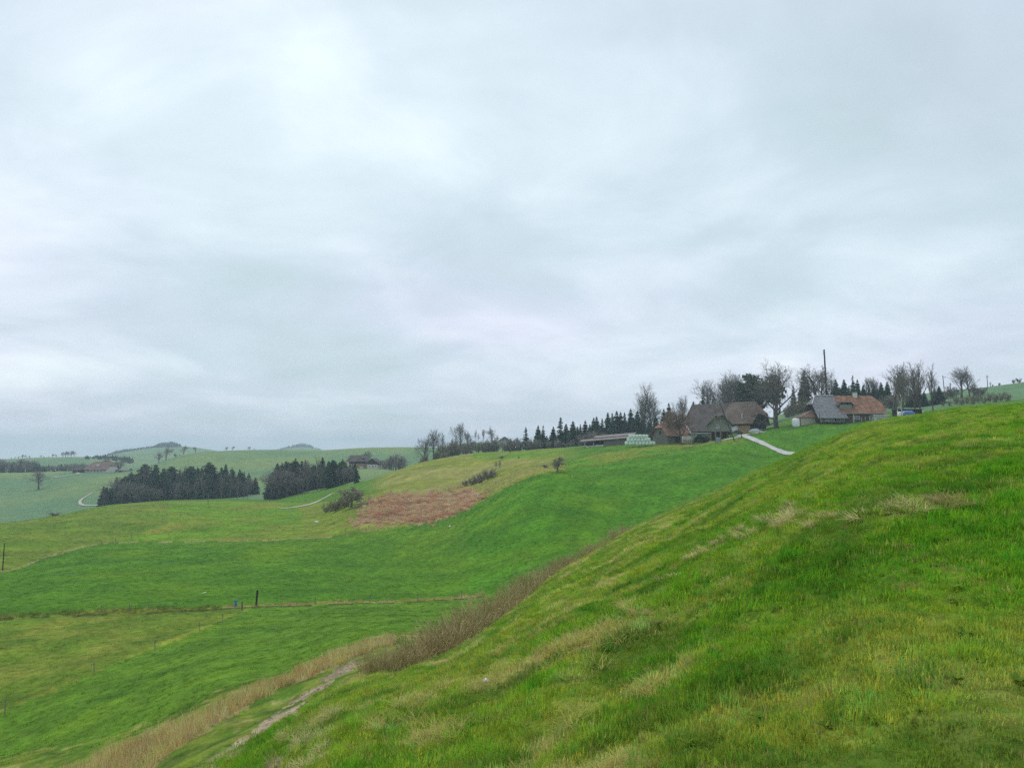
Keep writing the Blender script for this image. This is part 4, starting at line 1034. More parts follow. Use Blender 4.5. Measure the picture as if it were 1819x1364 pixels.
strip('farm_road', path([(1440, 806, 186), (1420, 806, 196), (1405, 802, 206), (1385, 796, 216), (1362, 788, 227), (1340, 781, 238), (1325, 776, 248), (1318, 772, 256), (1324, 769, 261), (1340, 767, 264), (1362, 766, 266)], 150), 3.1, 'concrete_road', .12)
strip('yard_path', path([(1318, 774, 252), (1308, 779, 245), (1296, 784, 240), (1284, 786, 238)], 150), 2.6, 'concrete_road', .10)
strip('grass_track', path([(1290, 787, 235), (1262, 789, 231), (1235, 791, 229), (1205, 794, 226), (1175, 798, 224)], 150), 1.1, 'pale_grass', .06)
strip('field_road', path([(495, 903, 262), (520, 898, 268), (545, 892, 277), (565, 888, 286), (592, 883, 300)], 200), 1.7, 'gravel', .15)
strip('valley_road', path([(178, 886, 452), (165, 884, 458), (150, 881, 470), (143, 877, 482), (148, 874, 498), (165, 872, 510)], 400), 1.5, 'gravel', .3)
strip('hamlet_road', path([(95, 839, 640), (110, 841, 625), (128, 842, 618), (138, 841, 622), (136, 839, 635)], 500), 1.8, 'gravel', .35)

# ================================================================== building kit
mat_var('tile_red', (.13, .078, .056), (.34, .185, .12), .8, .9, .6, 7, c3=(.25, .13, .085), detail=9)
mat_var('tile_old', (.058, .048, .044), (.100, .085, .078), .35, .92, .5, 7)
mat_var('tile_brown', (.092, .070, .056), (.155, .122, .100), .35, .92, .5, 7)
mat_var('tile_rust', (.17, .10, .068), (.29, .17, .115), 1.1, .92, .5, 7)
mat_var('tile_far', (.13, .085, .075), (.20, .13, .11), .5, .92)
mat_var('timber_dark', (.022, .017, .014), (.05, .04, .032), 1.5, .9, .4, 9, stretch=(4, 4, .5))
mat_var('timber_grey', (.13, .12, .105), (.22, .205, .18), 1.5, .95, .5, 9, stretch=(5, 5, .5))
mat_var('timber_green', (.17, .185, .155), (.25, .265, .225), 1.5, .95, .5, 9, stretch=(.4, .4, 6))
mat_var('timber_tan', (.30, .20, .11), (.40, .28, .16), 1.2, .9, .3, 6)
mat_var('timber_brown', (.07, .05, .037), (.12, .085, .06), 1.3, .9, .3, 6)
mat_var('plaster', (.55, .53, .48), (.68, .66, .61), .6, .95, .2, 5)
mat_var('beige_wall', (.36, .34, .27), (.46, .43, .35), .7, .95, .3, 5, stretch=(.5, .5, 3))
mat_var('concrete', (.30, .30, .29), (.42, .42, .40), .8, .95, .3, 6)
mat_var('sheet_roof', (.13, .115, .105), (.21, .19, .175), .8, .75, .3, 6)
mat_var('pale_metal', (.48, .49, .50), (.60, .61, .62), 1.0, .5, .1, 6, spec=.5)
mat_var('white_paint', (.66, .66, .66), (.78, .78, .78), .6, .6, .1, 6)
mat_var('white_wrap', (.70, .71, .72), (.86, .87, .88), .9, .35, .6, 3, spec=.5)
mat_var('mint_wrap', (.52, .66, .55), (.68, .80, .70), .9, .35, .5, 5, spec=.5)
mat_var('blue_tarp', (.07, .15, .33), (.11, .22, .46), 1.0, .45, .6, 3, spec=.4)
mat_var('blue_metal', (.05, .16, .34), (.09, .24, .44), 1.0, .5, .1, 3, spec=.4)
mat_var('grey_steel', (.20, .24, .26), (.30, .34, .36), 1.0, .55, .1, 3, spec=.4)
mat_var('rust_steel', (.14, .07, .05), (.24, .13, .09), 2.0, .8, .3, 6)
mat_var('rubber', (.015, .015, .015), (.03, .03, .03), 2, .8)
mat_var('pole_wood', (.14, .12, .095), (.24, .21, .17), 1.2, .95, .3, 6, stretch=(4, 4, .5))
mat_var('pole_dark', (.035, .028, .022), (.075, .06, .048), 1.2, .95, .3, 6, stretch=(4, 4, .5))
mat_var('stake', (.20, .18, .15), (.32, .29, .25), 3, .95)
mat_var('car_silver', (.52, .54, .56), (.56, .58, .60), .3, .3, spec=.6)
mat_var('car_dark', (.03, .035, .045), (.04, .045, .055), .3, .3, spec=.6)
mat_var('porcelain', (.30, .14, .08), (.36, .18, .10), 3, .4)
def glass_mat(name, c):
    m, t, b = mat_new(name); b.inputs['Base Color'].default_value = (*c, 1); b.inputs['Roughness'].default_value = .08; b.inputs['Specular IOR Level'].default_value = .7
    MAT[name] = m
glass_mat('pane', (.05, .06, .07)); glass_mat('car_glass', (.02, .025, .03))
# slate laid in diamonds
m, t, b = mat_new('slate')
co = tn(t, 'ShaderNodeTexCoord'); mp = tn(t, 'ShaderNodeMapping'); mp.inputs['Rotation'].default_value = (0, math.radians(45), 0); mp.inputs['Scale'].default_value = (1.1, 1.1, 1.1)
t.links.new(co.outputs['Object'], mp.inputs[0])
wv = tn(t, 'ShaderNodeTexWave'); wv.bands_direction = 'X'; wv.inputs['Scale'].default_value = .33; wv.inputs['Distortion'].default_value = .6; wv.inputs['Detail'].default_value = 2
t.links.new(mp.outputs[0], wv.inputs[0])
ns = tn(t, 'ShaderNodeTexNoise'); ns.inputs['Scale'].default_value = 1.4; ns.inputs['Detail'].default_value = 4; t.links.new(co.outputs['Object'], ns.inputs[0])
ad = tn(t, 'ShaderNodeMath', operation='ADD'); mu = tn(t, 'ShaderNodeMath', operation='MULTIPLY'); mu.inputs[1].default_value = .35
t.links.new(wv.outputs['Fac'], mu.inputs[0]); t.links.new(mu.outputs[0], ad.inputs[0]); t.links.new(ns.outputs[0], ad.inputs[1])
cr = tn(t, 'ShaderNodeValToRGB'); cr.color_ramp.elements[0].position = .4; cr.color_ramp.elements[0].color = (.078, .080, .086, 1); cr.color_ramp.elements[1].position = .95; cr.color_ramp.elements[1].color = (.235, .24, .25, 1)
t.links.new(ad.outputs[0], cr.inputs[0]); t.links.new(cr.outputs[0], b.inputs['Base Color']); b.inputs['Roughness'].default_value = .7
MAT['slate'] = m

def boxes(name, parent, mat, lst, bevel=0.0):
    V = []; F = []
    for (x0, x1, y0, y1, z0, z1) in lst:
        b = len(V)
        V += [(x0, y0, z0), (x1, y0, z0), (x1, y1, z0), (x0, y1, z0), (x0, y0, z1), (x1, y0, z1), (x1, y1, z1), (x0, y1, z1)]
        F += [tuple(b + i for i in f) for f in ((0, 3, 2, 1), (4, 5, 6, 7), (0, 1, 5, 4), (1, 2, 6, 5), (2, 3, 7, 6), (3, 0, 4, 7))]
    me = bpy.data.meshes.new(name); me.from_pydata(V, [], F); me.update()
    if bevel:
        bm = bmesh.new(); bm.from_mesh(me); bmesh.ops.bevel(bm, geom=list(bm.edges), offset=bevel, segments=2, affect='EDGES', profile=.6); bm.to_mesh(me); bm.free()
    return link_mesh(name, me, MAT[mat], parent)
def slabs(name, parent, mat, polys, th=.18):
    """flat plates with thickness (roof planes, gables), each polygon extruded along its normal"""
    V = []; F = []
    for P in polys:
        P = [Vector(p) for p in P]; n = Vector((0, 0, 0))
        for i in range(len(P)):
            a, c = P[i], P[(i + 1) % len(P)]
            n += Vector(((a.y - c.y) * (a.z + c.z), (a.z - c.z) * (a.x + c.x), (a.x - c.x) * (a.y + c.y)))
        n.normalize(); b = len(V); k = len(P)
        V += [tuple(p) for p in P] + [tuple(p - n * th) for p in P]
        F.append(tuple(b + i for i in range(k))); F.append(tuple(b + k + i for i in reversed(range(k))))
        for i in range(k): j = (i + 1) % k; F.append((b + i, b + k + i, b + k + j, b + j))
    me = bpy.data.meshes.new(name); me.from_pydata(V, [], F); me.update()
    return link_mesh(name, me, MAT[mat], parent)
def rods(name, parent, mat, lst, sides=8):
    M_ = Mesher()
    for (p, q, r0, r1) in lst: M_.tube([p, tuple((np.array(p) + np.array(q)) / 2), q], [r0, (r0 + r1) / 2, r1], sides)
    return link_mesh(name, M_.mesh(name, MAT[mat]), None, parent, smooth=True)
def window(parent, x, y, z, w, h, face='y', frame='white_paint', d=-1):
    """framed window on a wall facing -y (or +x / -x): frame > pane"""
    if face == 'y':
        f = boxes('window', parent, frame, [(x - w / 2, x - w / 2 + .1, y - .08, y + .05, z, z + h), (x + w / 2 - .1, x + w / 2, y - .08, y + .05, z, z + h), (x - w / 2 + .1, x + w / 2 - .1, y - .08, y + .05, z, z + .1), (x - w / 2 + .1, x + w / 2 - .1, y - .08, y + .05, z + h - .1, z + h), (x - .03, x + .03, y - .06, y + .05, z + .1, z + h - .1)])
        boxes('pane', f, 'pane', [(x - w / 2 + .1, x + w / 2 - .1, y - .03, y + .04, z + .1, z + h - .1)])
    else:
        f = boxes('window', parent, frame, [(y - .05 if d > 0 else y - .08, y + .08, x - w / 2, x - w / 2 + .1, z, z + h), (y - .05, y + .08, x + w / 2 - .1, x + w / 2, z, z + h), (y - .05, y + .08, x - w / 2 + .1, x + w / 2 - .1, z, z + .1), (y - .05, y + .08, x - w / 2 + .1, x + w / 2 - .1, z + h - .1, z + h)])
        boxes('pane', f, 'pane', [(y - .04, y + .03, x - w / 2 + .1, x + w / 2 - .1, z + .1, z + h - .1)])
    return f
def site(name, u, r, v, rz_deg, sink=0.0, snap=True, low=0.0):
    r = r or vis_r(u, v, 150)
    """base point for a building whose foot shows at photo row v"""
    az, s = pix(u, v); az = float(az)
    p = Vector((r * math.sin(az), r * math.cos(az), EYE + float(s) * r - sink))
    g = float(gz(p.x, p.y)); p.z = g + min(.30, max(-.45, p.z - g)) if snap else p.z
    if low: p.z = g + low
    return empty(name, p, math.radians(rz_deg))

# ------------------------------------------------------------------ tiled house with slate wing (right)
H = site('tiled_house', 1512, 266, 750, 0)
tag(H, 'low house with orange tiled roof and dark slate roof wing', 'house')
boxes('wall', H, 'timber_brown', [(-1.8, 10.6, .0, 10, -1.5, 3.0)])
boxes('slate_wing_wall', H, 'timber_dark', [(-10.6, -1.8, -.6, 10, -1.5, 2.6)])
slabs('slate_roof', H, 'slate', [[(-11.4, -2.35, 1.25), (-1.9, -2.35, 1.25), (-1.9, -.95, 2.66), (-3.4, -.95, 2.66), (-3.4, 5, 8.8), (-9.4, 5, 8.8), (-11.4, 2.25, 5.97)],
                                  [(-9.4, 5, 8.8), (-3.4, 5, 8.8), (-3.4, 11, 2.8), (-11.4, 11, 2.8), (-11.4, 7.75, 5.97)], [(-11.4, 2.25, 5.97), (-9.4, 5, 8.8), (-11.4, 7.75, 5.97)]])
slabs('tiled_roof', H, 'tile_red', [[(-3.38, -.8, 2.8), (11.6, -.8, 2.8), (11.4, 2.6, 6.3), (9.1, 5, 8.85), (-3.38, 5, 8.85)], [(9.1, 5, 8.85), (11.4, 7.4, 6.3), (11.6, 11, 2.8), (-3.38, 11, 2.8), (-3.38, 5, 8.85)], [(9.1, 5, 8.85), (11.4, 2.6, 6.3), (11.4, 7.4, 6.3)]])
slabs('gable', H, 'timber_dark', [[(10.7, .3, 3), (10.7, 9.7, 3), (10.7, 7.2, 5.9), (10.7, 2.8, 5.9)], [(-10.5, 9.6, 2.5), (-10.5, .2, 2.5), (-10.5, 2.6, 5.4), (-10.5, 7.4, 5.4)]], .15)
rods('ridge_cap', H, 'pale_metal', [((-3.4, 5, 8.92), (-9.4, 5, 8.92), .13, .13), ((-9.4, 5, 8.92), (-11.45, 2.2, 6.02), .12, .12)])
rods('gutter', H, 'grey_steel', [((-3.3, -.95, 2.72), (11.6, -.95, 2.72), .09, .09), ((6.1, -.9, 2.7), (6.1, -.1, -.4), .05, .05)])
ch = boxes('chimney', H, 'plaster', [(3.2, 4.3, 4.4, 5.4, 8.0, 9.7)]); boxes('chimney_hood', ch, 'pale_metal', [(3.1, 4.4, 4.3, 5.5, 9.9, 10.0), (3.3, 3.4, 4.5, 4.6, 9.7, 9.9), (4.1, 4.2, 4.5, 4.6, 9.7, 9.9), (3.3, 3.4, 5.2, 5.3, 9.7, 9.9), (4.1, 4.2, 5.2, 5.3, 9.7, 9.9)])
dm = boxes('dormer', H, 'timber_green', [(-3.2, .7, .55, 3.2, 4.3, 5.7)])
slabs('dormer_roof', dm, 'tile_old', [[(-4.0, .2, 5.25), (-2.9, .2, 6.4), (-2.9, 3.4, 6.9), (-4.0, 3.0, 5.9)], [(-2.9, .2, 6.4), (.4, .2, 6.4), (.4, 3.6, 6.95), (-2.9, 3.4, 6.95)], [(.4, .2, 6.4), (1.5, .2, 5.25), (1.5, 3.0, 5.9), (.4, 3.4, 6.9)]], .14)
boxes('dormer_window', dm, 'timber_dark', [(-2.3, -.2, .45, .6, 5.7, 6.2)])
for (x, w) in ((1.9, 1.7),): window(H, x, -.02, 1.0 - .1, w, 1.15)
dr = boxes('door', H, 'timber_brown', [(3.45, 4.35, -.1, .02, -.6, 1.5)]); boxes('door_frame', dr, 'beige_wall', [(3.2, 3.44, -.12, .03, -.6, 1.7), (4.36, 4.6, -.12, .03, -.6, 1.7)])
for x in (6.1, 7.4, 8.7): window(H, x + .3, -.02, .75, 1.1, 1.2)
boxes('post', H, 'beige_wall', [(.35, .75, -.6, -.25, -1.0, 2.75)]); boxes('bench', H, 'timber_grey', [(1.2, 2.8, -.7, -.25, -.3, .0), (5.4, 7.0, -.75, -.3, -.3, -.1)])
for (x, w) in ((-9.6, .9), (-8.1, 1.2), (-6.5, 2.0), (-3.6, 2.6)): window(H, x, -.62, .15, w, .95)
# tiled lean-to at its left end
A = site('lean_to', 1436, 264, 757, 0)
tag(A, 'small beige-walled annex with rust tiled roof left of the slate wing', 'annex')
boxes('wall', A, 'beige_wall', [(-2.7, 2.6, -1.0, 5, -1.2, 2.55)])
slabs('roof', A, 'tile_rust', [[(-3.3, -1.4, 2.55), (3.0, -1.4, 2.55), (3.0, 1.9, 5.5)], [(-3.3, -1.4, 2.55), (3.0, 1.9, 5.5), (3.0, 5.4, 5.5), (-3.3, 5.4, 2.55)]], .15)
rods('verge', A, 'pale_metal', [((-3.3, -1.4, 2.62), (3.0, 1.9, 5.57), .08, .08)])
def blob(name, mat, p, dims, seed, rough=.12, top=.0, parent=None):
    bm = bmesh.new(); bmesh.ops.create_cube(bm, size=2); bmesh.ops.subdivide_edges(bm, edges=list(bm.edges), cuts=4, use_grid_fill=True)
    rg = random.Random(seed)
    for v in bm.verts:
        n = v.co.normalized(); v.co = v.co.lerp(n * 1.25, .45)
        v.co = Vector((v.co.x * dims[0] / 2 * (1 - top * (v.co.z + 1) / 2), v.co.y * dims[1] / 2, (v.co.z + 1) * dims[2] / 2)) + Vector([rg.gauss(0, rough * .25) for _ in range(3)])
    me = bpy.data.meshes.new(name); bm.to_mesh(me); bm.free()
    o = link_mesh(name, me, MAT[mat], parent, smooth=True); o.location = p; return o
S_ = site('wrapped_stack', 1414, 262, 758, 0)
blob('wrap', 'white_wrap', (0, 0, -.2), (2.1, 1.8, 2.9), 3, .2, .05, S_); boxes('pallet', S_, 'timber_grey', [(-1.1, 1.0, -.9, .9, -.35, -.1), (-1.9, -1.2, -.5, .4, -.3, .1)])
tag(S_, 'tall stack wrapped in white plastic beside the beige annex', 'wrapped stack')
D = site('dark_hut', 1442, 300, 733, 0)
tag(D, 'small dark timber hut behind the slate wing', 'hut')
boxes('wall', D, 'timber_dark', [(-1.3, 1.3, 0, 3, -1, 1.7)]); slabs('roof', D, 'tile_old', [[(-1.7, -.4, 1.6), (0, -.4, 2.9), (0, 3.3, 2.9), (-1.7, 3.3, 1.6)], [(0, -.4, 2.9), (1.7, -.4, 1.6), (1.7, 3.3, 1.6), (0, 3.3, 2.9)]], .12); boxes('door', D, 'rubber', [(-.3, .7, -.06, .02, 0, 1.5)])
T = site('concrete_trough', 1569, 254, 748, 0); tag(T, 'pale grey concrete tank at the right end of the tiled house', 'tank')
boxes('basin', T, 'concrete', [(-1.8, 1.8, 0, 2.2, -1.0, 1.7)]); boxes('rim', T, 'plaster', [(-1.95, 1.95, -.12, 2.3, 1.7, 1.9)])
G = site('low_shed', 1617, 277, 737, 0); tag(G, 'low open dark shed with flat roof among the bare trees', 'shed')
boxes('roof', G, 'sheet_roof', [(-4.3, 4.3, -.4, 4, 1.75, 1.95)]); boxes('back_wall', G, 'timber_dark', [(-4, 4, 3.4, 3.7, -.8, 1.75), (-4, -3.8, .3, 3.4, -.8, 1.75), (1.0, 3.9, .2, .4, -.8, 1.7)])
for x in (-4.1, 4.0): boxes('post', G, 'white_paint', [(x - .12, x + .12, -.2, .05, -.8, 1.75)])
B_ = site('tarp_heap', 1613, 268, 739, 0); blob('tarp', 'blue_tarp', (0, 0, -.4), (4.2, 2.0, 2.0), 5, .25, .3, B_); tag(B_, 'heap under a bright blue tarpaulin in front of the low shed', 'tarpaulin')
W_ = site('white_tank', 1599, 266, 739, 0); blob('tank', 'white_wrap', (0, 0, -.3), (1.3, 1.3, 1.6), 6, .03, .1, W_); tag(W_, 'round white tank left of the blue tarpaulin', 'tank')

# ------------------------------------------------------------------ great farmhouse
FH = site('great_farmhouse', 1334, 276, 769, -40)
tag(FH, 'great dark timber farmhouse under a huge brown hipped roof', 'farmhouse')
LL, WW = 25.0, 14.0
boxes('wall', FH, 'timber_dark', [(-LL + 1, -10.8, .6, WW - .5, -3, 2.2), (-10.8, -7.5, 3.5, WW - .5, -3, 3.6), (-7.5, 0, .3, WW - .3, -2, 3.6)])
slabs('gable_wall', FH, 'timber_dark', [[(-.6, .3, 3.4), (-.6, WW - .3, 3.4), (-.6, 11.3, 6.9), (-.6, 2.7, 6.9)]], .2)
slabs('right_roof', FH, 'tile_brown', [[(-10.6, -1.1, 3.2), (.9, -1.1, 3.2), (1.7, 2.4, 6.7), (-1.2, 7, 11.35), (-10.6, 7, 11.35)], [(-1.2, 7, 11.35), (1.7, 11.6, 6.7), (.9, 15.1, 3.2), (-10.6, 15.1, 3.2), (-10.6, 7, 11.35)]], .3)
slabs('roof_hip', FH, 'tile_rust', [[(-1.15, 7, 11.4), (1.75, 2.35, 6.72), (1.75, 11.65, 6.72)]], .25)
slabs('left_roof', FH, 'tile_old', [[(-LL - .6, -3.3, .75), (-10.62, -3.3, .75), (-10.62, 7, 11.1), (-LL - .6, 7, 11.1)], [(-10.62, 7, 11.1), (-10.62, 15.1, 3.0), (-LL - .6, 15.1, 3.0), (-LL - .6, 7, 11.1)]], .3)
slabs('left_gable', FH, 'timber_grey', [[(-LL + .9, WW - .6, 2), (-LL + .9, .6, 2), (-LL + .9, 7, 9.6)]], .2)
boxes('gallery', FH, 'timber_brown', [(-.4, 1.1, .2, WW - .2, 3.0, 3.15), (1.0, 1.1, .2, WW - .2, 3.15, 4.0), (-.4, 1.0, .2, .3, 3.15, 4.0), (-.4, .9, 1.4, 12.6, 5.9, 6.0), (.8, .9, 1.4, 12.6, 6.0, 6.5)])
for y in (1.4, 3.2, 5.0, 6.8, 8.6, 10.4, 12.2): window(FH, y, .02, .6, .9, 1.1, 'x', d=1)
for y in (2.4, 5.2, 8.4, 11.2): window(FH, y, -.33 + .35, 4.3 - .2, .8, 1.0, 'x', frame='timber_brown', d=1)
boxes('barn_door', FH, 'white_paint', [(-7.4, -4.9, .1, .28, -1.9, 2.6)]); boxes('board_panel', FH, 'timber_tan', [(-4.8, -.3, .1, .28, -.9, 2.7)]); boxes('plinth', FH, 'plaster', [(-4.8, .02, .05, .29, -2, -.9)])
dm = boxes('dormer', FH, 'timber_grey', [(-13.6, -11.9, -.4, 2.4, 3.5, 5.0)]); slabs('dormer_roof', dm, 'tile_rust', [[(-14.1, -.9, 4.9), (-11.5, -.9, 4.9), (-11.5, 2.9, 6.6), (-14.1, 2.9, 6.6)]], .12)
rods('flue', FH, 'white_paint', [((-3.4, .9, 5.1), (-3.4, .75, 6.3), .14, .14), ((-3.4, .75, 6.3), (-3.1, .7, 7.0), .14, .12)])
boxes('beam', FH, 'timber_brown', [(-10.8, -7.4, .3, .5, 2.5, 2.9), (-9.2, -9.0, .3, .5, -2, 2.5)])
# ------------------------------------------------------------------ granary
GR = site('granary', 1279.5, 246, 784, -13)
tag(GR, 'grey boarded granary with steep gable on an open dark ground floor', 'granary')
boxes('upper_wall', GR, 'timber_green', [(-3.55, 3.55, 0, 7, 3.1, 5.3)])
slabs('gable', GR, 'timber_green', [[(-3.5, .02, 5.3), (3.5, .02, 5.3), (1.2, .02, 7.6), (-1.2, .02, 7.6)]], .2)
slabs('roof', GR, 'tile_brown', [[(-4.4, -1.2, 4.6), (-1.0, -1.2, 8.0), (0, .4, 8.9), (0, 8, 8.9), (-4.4, 8, 4.6)], [(1.0, -1.2, 8.0), (4.4, -1.2, 4.6), (4.4, 8, 4.6), (0, 8, 8.9), (0, .4, 8.9)], [(-1.0, -1.2, 8.0), (1.0, -1.2, 8.0), (0, .4, 8.9)]], .2)
boxes('floor_beam', GR, 'timber_grey', [(-3.7, 3.7, -.25, 7.1, 2.85, 3.1), (-3.56, 3.56, -.1, 0, 5.25, 5.4)])
boxes('inner_wall', GR, 'timber_dark', [(-2.6, 2.6, 2.0, 6.5, -1, 2.85)])
for x in (-3.3, -2.6, -1.1, .6, 2.2, 3.2): boxes('post', GR, 'timber_brown', [(x - .13, x + .13, .1, .36, -1, 2.85)])
boxes('brace', GR, 'timber_brown', [(-1.2, 1.2, -.9, -.75, 6.9, 7.1), (-.08, .08, -.9, -.75, 7.1, 8.1)])
window(GR, -.75, -.01, 4.0, .95, 1.1); boxes('stone_sill', GR, 'concrete', [(-3.4, 3.6, -.4, .1, -1.1, .05)])
# ------------------------------------------------------------------ old barn
OB = site('old_barn', 1186, 262, 786, 25)
tag(OB, 'old grey boarded barn with half-hipped reddish roof', 'barn')
boxes('wall', OB, 'timber_grey', [(0, 3.2, 0, 8.6, -1.5, 2.8), (3.2, 9.4, 1.2, 8.6, -1.5, 2.8)])
slabs('gable', OB, 'timber_grey', [[(.02, 8.5, 2.8), (.02, .1, 2.8), (.02, 2.2, 5.2), (.02, 6.4, 5.2)]], .15)
slabs('roof', OB, 'tile_rust', [[(-.9, -.9, 2.35), (9.9, -.9, 2.35), (9.9, 4.3, 7.5), (1.4, 4.3, 7.5), (-.9, 2.0, 5.2)], [(1.4, 4.3, 7.5), (9.9, 4.3, 7.5), (9.9, 9.5, 2.35), (-.9, 9.5, 2.35), (-.9, 6.6, 5.2)], [(-.9, 2.0, 5.2), (1.4, 4.3, 7.5), (-.9, 6.6, 5.2)]], .2)
rods('verge', OB, 'white_paint', [((9.95, -.9, 2.45), (9.95, 4.3, 7.6), .12, .12)])
boxes('loft_door', OB, 'timber_dark', [(-.06, .03, 3.7, 4.6, 3.0, 4.2)]); boxes('barn_door', OB, 'timber_dark', [(4.0, 6.2, 1.1, 1.2, -1.2, 1.9)]); boxes('board', OB, 'timber_grey', [(2.9, 3.2, -.08, .02, -1.3, 2.6)])
YW = site('yard_wall', 1247, 262, 780, 0); tag(YW, 'long low grey shed wall between the old barn and the granary', 'shed')
boxes('wall', YW, 'concrete', [(-3.6, 3.4, 0, 4, -1.5, 2.2)]); boxes('roof', YW, 'sheet_roof', [(-4.2, 3.6, -.5, 4.6, 2.2, 2.4)]); boxes('fascia', YW, 'pale_metal', [(-4.2, 3.6, -.6, -.5, 2.15, 2.42)])
# evergreen bush in front
def leafy(name, seed, dims, n, mat, size):
    rg = np.random.default_rng(seed); th_ = rg.uniform(0, 6.283, n); cz = rg.uniform(-.1, 1, n); rr = (.55 + .45 * rg.random(n) ** .5) * (1 + .18 * np.sin(3 * th_ + seed) + .1 * np.sin(7 * th_))
    st = np.sqrt(np.clip(1 - cz ** 2, 0, 1)); P = np.column_stack([rr * st * np.cos(th_) * dims[0] / 2, rr * st * np.sin(th_) * dims[1] / 2, rr * cz * dims[2]])
    a = rg.normal(0, 1, (n, 3)); a /= np.linalg.norm(a, axis=1)[:, None]; b = np.cross(a, rg.normal(0, 1, (n, 3))); b /= np.linalg.norm(b, axis=1)[:, None]
    s = size * rg.uniform(.6, 1.3, n)[:, None]
    V = np.stack([P - a * s, P + b * s * .5, P + a * s, P - b * s * .5], 1).reshape(-1, 3)
    me = mesh_np(name, V, np.arange(4 * n).reshape(n, 4)); me.materials.append(MAT[mat]); return me
EB = site('evergreen_shrub', 1246, 250, 785, 0); tag(EB, 'dense dark evergreen shrub in front of the low shed wall', 'shrub')
link_mesh('foliage', leafy('foliage', 8, (6.2, 3.0, 2.1), 2600, 'evergreen', .16), None, EB)
rods('stems', EB, 'bark', [((x, 0, -.3), (x * 1.6, .1, 1.3), .05, .02) for x in (-1.4, -.5, .4, 1.3)], 5)
# ------------------------------------------------------------------ hay wagon
HW = site('hay_wagon', 1219.5, 230, 792, -6, low=.04); tag(HW, 'old hay wagon with stake sides and grey load box', 'wagon')
mat_var('timber_pale', (.36, .34, .30), (.48, .455, .41), 1.5, .9, .4, 9, stretch=(4, 4, .5))
boxes('load_box', HW, 'timber_pale', [(-1.2, 1.25, -.9, .9, 1.4, 3.4)]); boxes('bed', HW, 'rust_steel', [(-2.0, 2.1, -1.0, 1.0, .95, 1.15), (-2.3, -2.0, -.1, .1, .8, 1.0)])
rods('stake_side', HW, 'timber_brown', [((x, -1.02, 1.1), (x + (.25 if x > 0 else -.25 if x < -1.5 else 0), -1.05, 2.5), .05, .04) for x in (-1.95, -1.5, -.9, -.3, .3, .9, 1.5, 2.0)] + [((-2.1, -1.05, z), (2.2, -1.05, z), .05, .05) for z in (1.6, 2.1)] + [((x, y, 1.1), (x * 1.1, y, 2.5), .05, .04) for x in (-2.0, 2.05) for y in (-.3, .4, 1.0)], 5)
def wheel(parent, x, y, z, r, w, tyre='rubber', rim='pale_metal', name='wheel'):
    e = rods(name, parent, tyre, [((x, y - w / 2, z), (x, y + w / 2, z), r, r)], 16)
    rods('rim', e, rim, [((x, y - w / 2 - .02, z), (x, y - w / 2 + .03, z), r * .58, r * .58), ((x, y + w / 2 - .03, z), (x, y + w / 2 + .02, z), r * .58, r * .58)], 12)
    boxes('hub_plate', e, rim, [(x - r * .4, x + r * .4, y - w / 2 - .015, y - w / 2, z - r * .4, z + r * .4)])
for x in (-1.0, 1.2):
    for y in (-.8, .8): wheel(HW, x, y, .42, .42, .22)
# ------------------------------------------------------------------ long open shed and silage bales
OS = site('open_shed', 1118, 275, 791, -20); tag(OS, 'long low open shed with grey sheet roofs behind the bales', 'shed')
def sk(l, k=.075): return [tuple((x, y, z + k * x) for (x, y, z) in P) for P in l]
slabs('front_roof', OS, 'sheet_roof', sk([[(-18.2, -1.0, 2.75), (.6, -1.0, 2.75), (.6, 3.4, 3.55), (-18.2, 3.4, 3.55)]]), .16)
slabs('main_roof', OS, 'sheet_roof', sk([[(-14, 3.0, 3.75), (1.2, 3.0, 3.75), (1.2, 7.5, 4.7), (-14, 7.5, 4.7)], [(-14, 7.5, 4.7), (1.2, 7.5, 4.7), (1.2, 13, 3.5), (-14, 13, 3.5)]]), .16)
slabs('gable', OS, 'timber_brown', sk([[(.6, 3.2, 3.3), (.6, 12.6, 3.3), (.6, 7.5, 4.4)]]), .12)
slabs('board_wall', OS, 'timber_grey', sk([[(-9.4, .02, -1.2), (.2, .02, -1.2), (.2, .02, 2.55), (-9.4, .02, 2.55)], [(.2, .05, -1.2), (.2, 3.2, -1.2), (.2, 3.2, 3.1), (.2, .05, 2.6)]]), .12)
slabs('low_wall', OS, 'plaster', sk([[(-16.4, 0, -1.5), (-9.5, 0, -1.5), (-9.5, 0, 1.1), (-16.4, 0, .9)]]), .25)
slabs('back_wall', OS, 'timber_dark', sk([[(-17, 6, -2), (.2, 6, -2), (.2, 6, 3.6), (-17, 6, 3.3)]]), .12)
for x in (-16.2, -13.0): slabs('post', OS, 'beige_wall', sk([[(x - .12, -.3, -1.5), (x + .12, -.3, -1.5), (x + .12, -.3, 2.6), (x - .12, -.3, 2.6)]]), .24)
def bale_mesh(seed):
    rg = random.Random(seed); V = []; F = []; k = 14; prof = [(0, .0), (.48, 0), (.60, .08), (.62, .35), (.61, .8), (.59, 1.08), (.46, 1.17), (0, 1.18)]
    for (r, z) in prof:
        for i in range(k): a = 6.283 * i / k; rr = r * (1 + rg.gauss(0, .012)); V.append((rr * math.cos(a), rr * math.sin(a), z + rg.gauss(0, .01)))
    for j in range(len(prof) - 1):
        for i in range(k): F.append((j * k + i, j * k + (i + 1) % k, (j + 1) * k + (i + 1) % k, (j + 1) * k + i))
    me = bpy.data.meshes.new('silage_bale'); me.from_pydata(V, [], F); me.materials.append(MAT['mint_wrap'])
    me.polygons.foreach_set('use_smooth', [True] * len(F)); return me
BM = [bale_mesh(i) for i in range(3)]
rows = [('bottom', 1113.0, 8, 0), ('middle', 1116.5, 7, 1), ('top', 1120.0, 5, 2)]
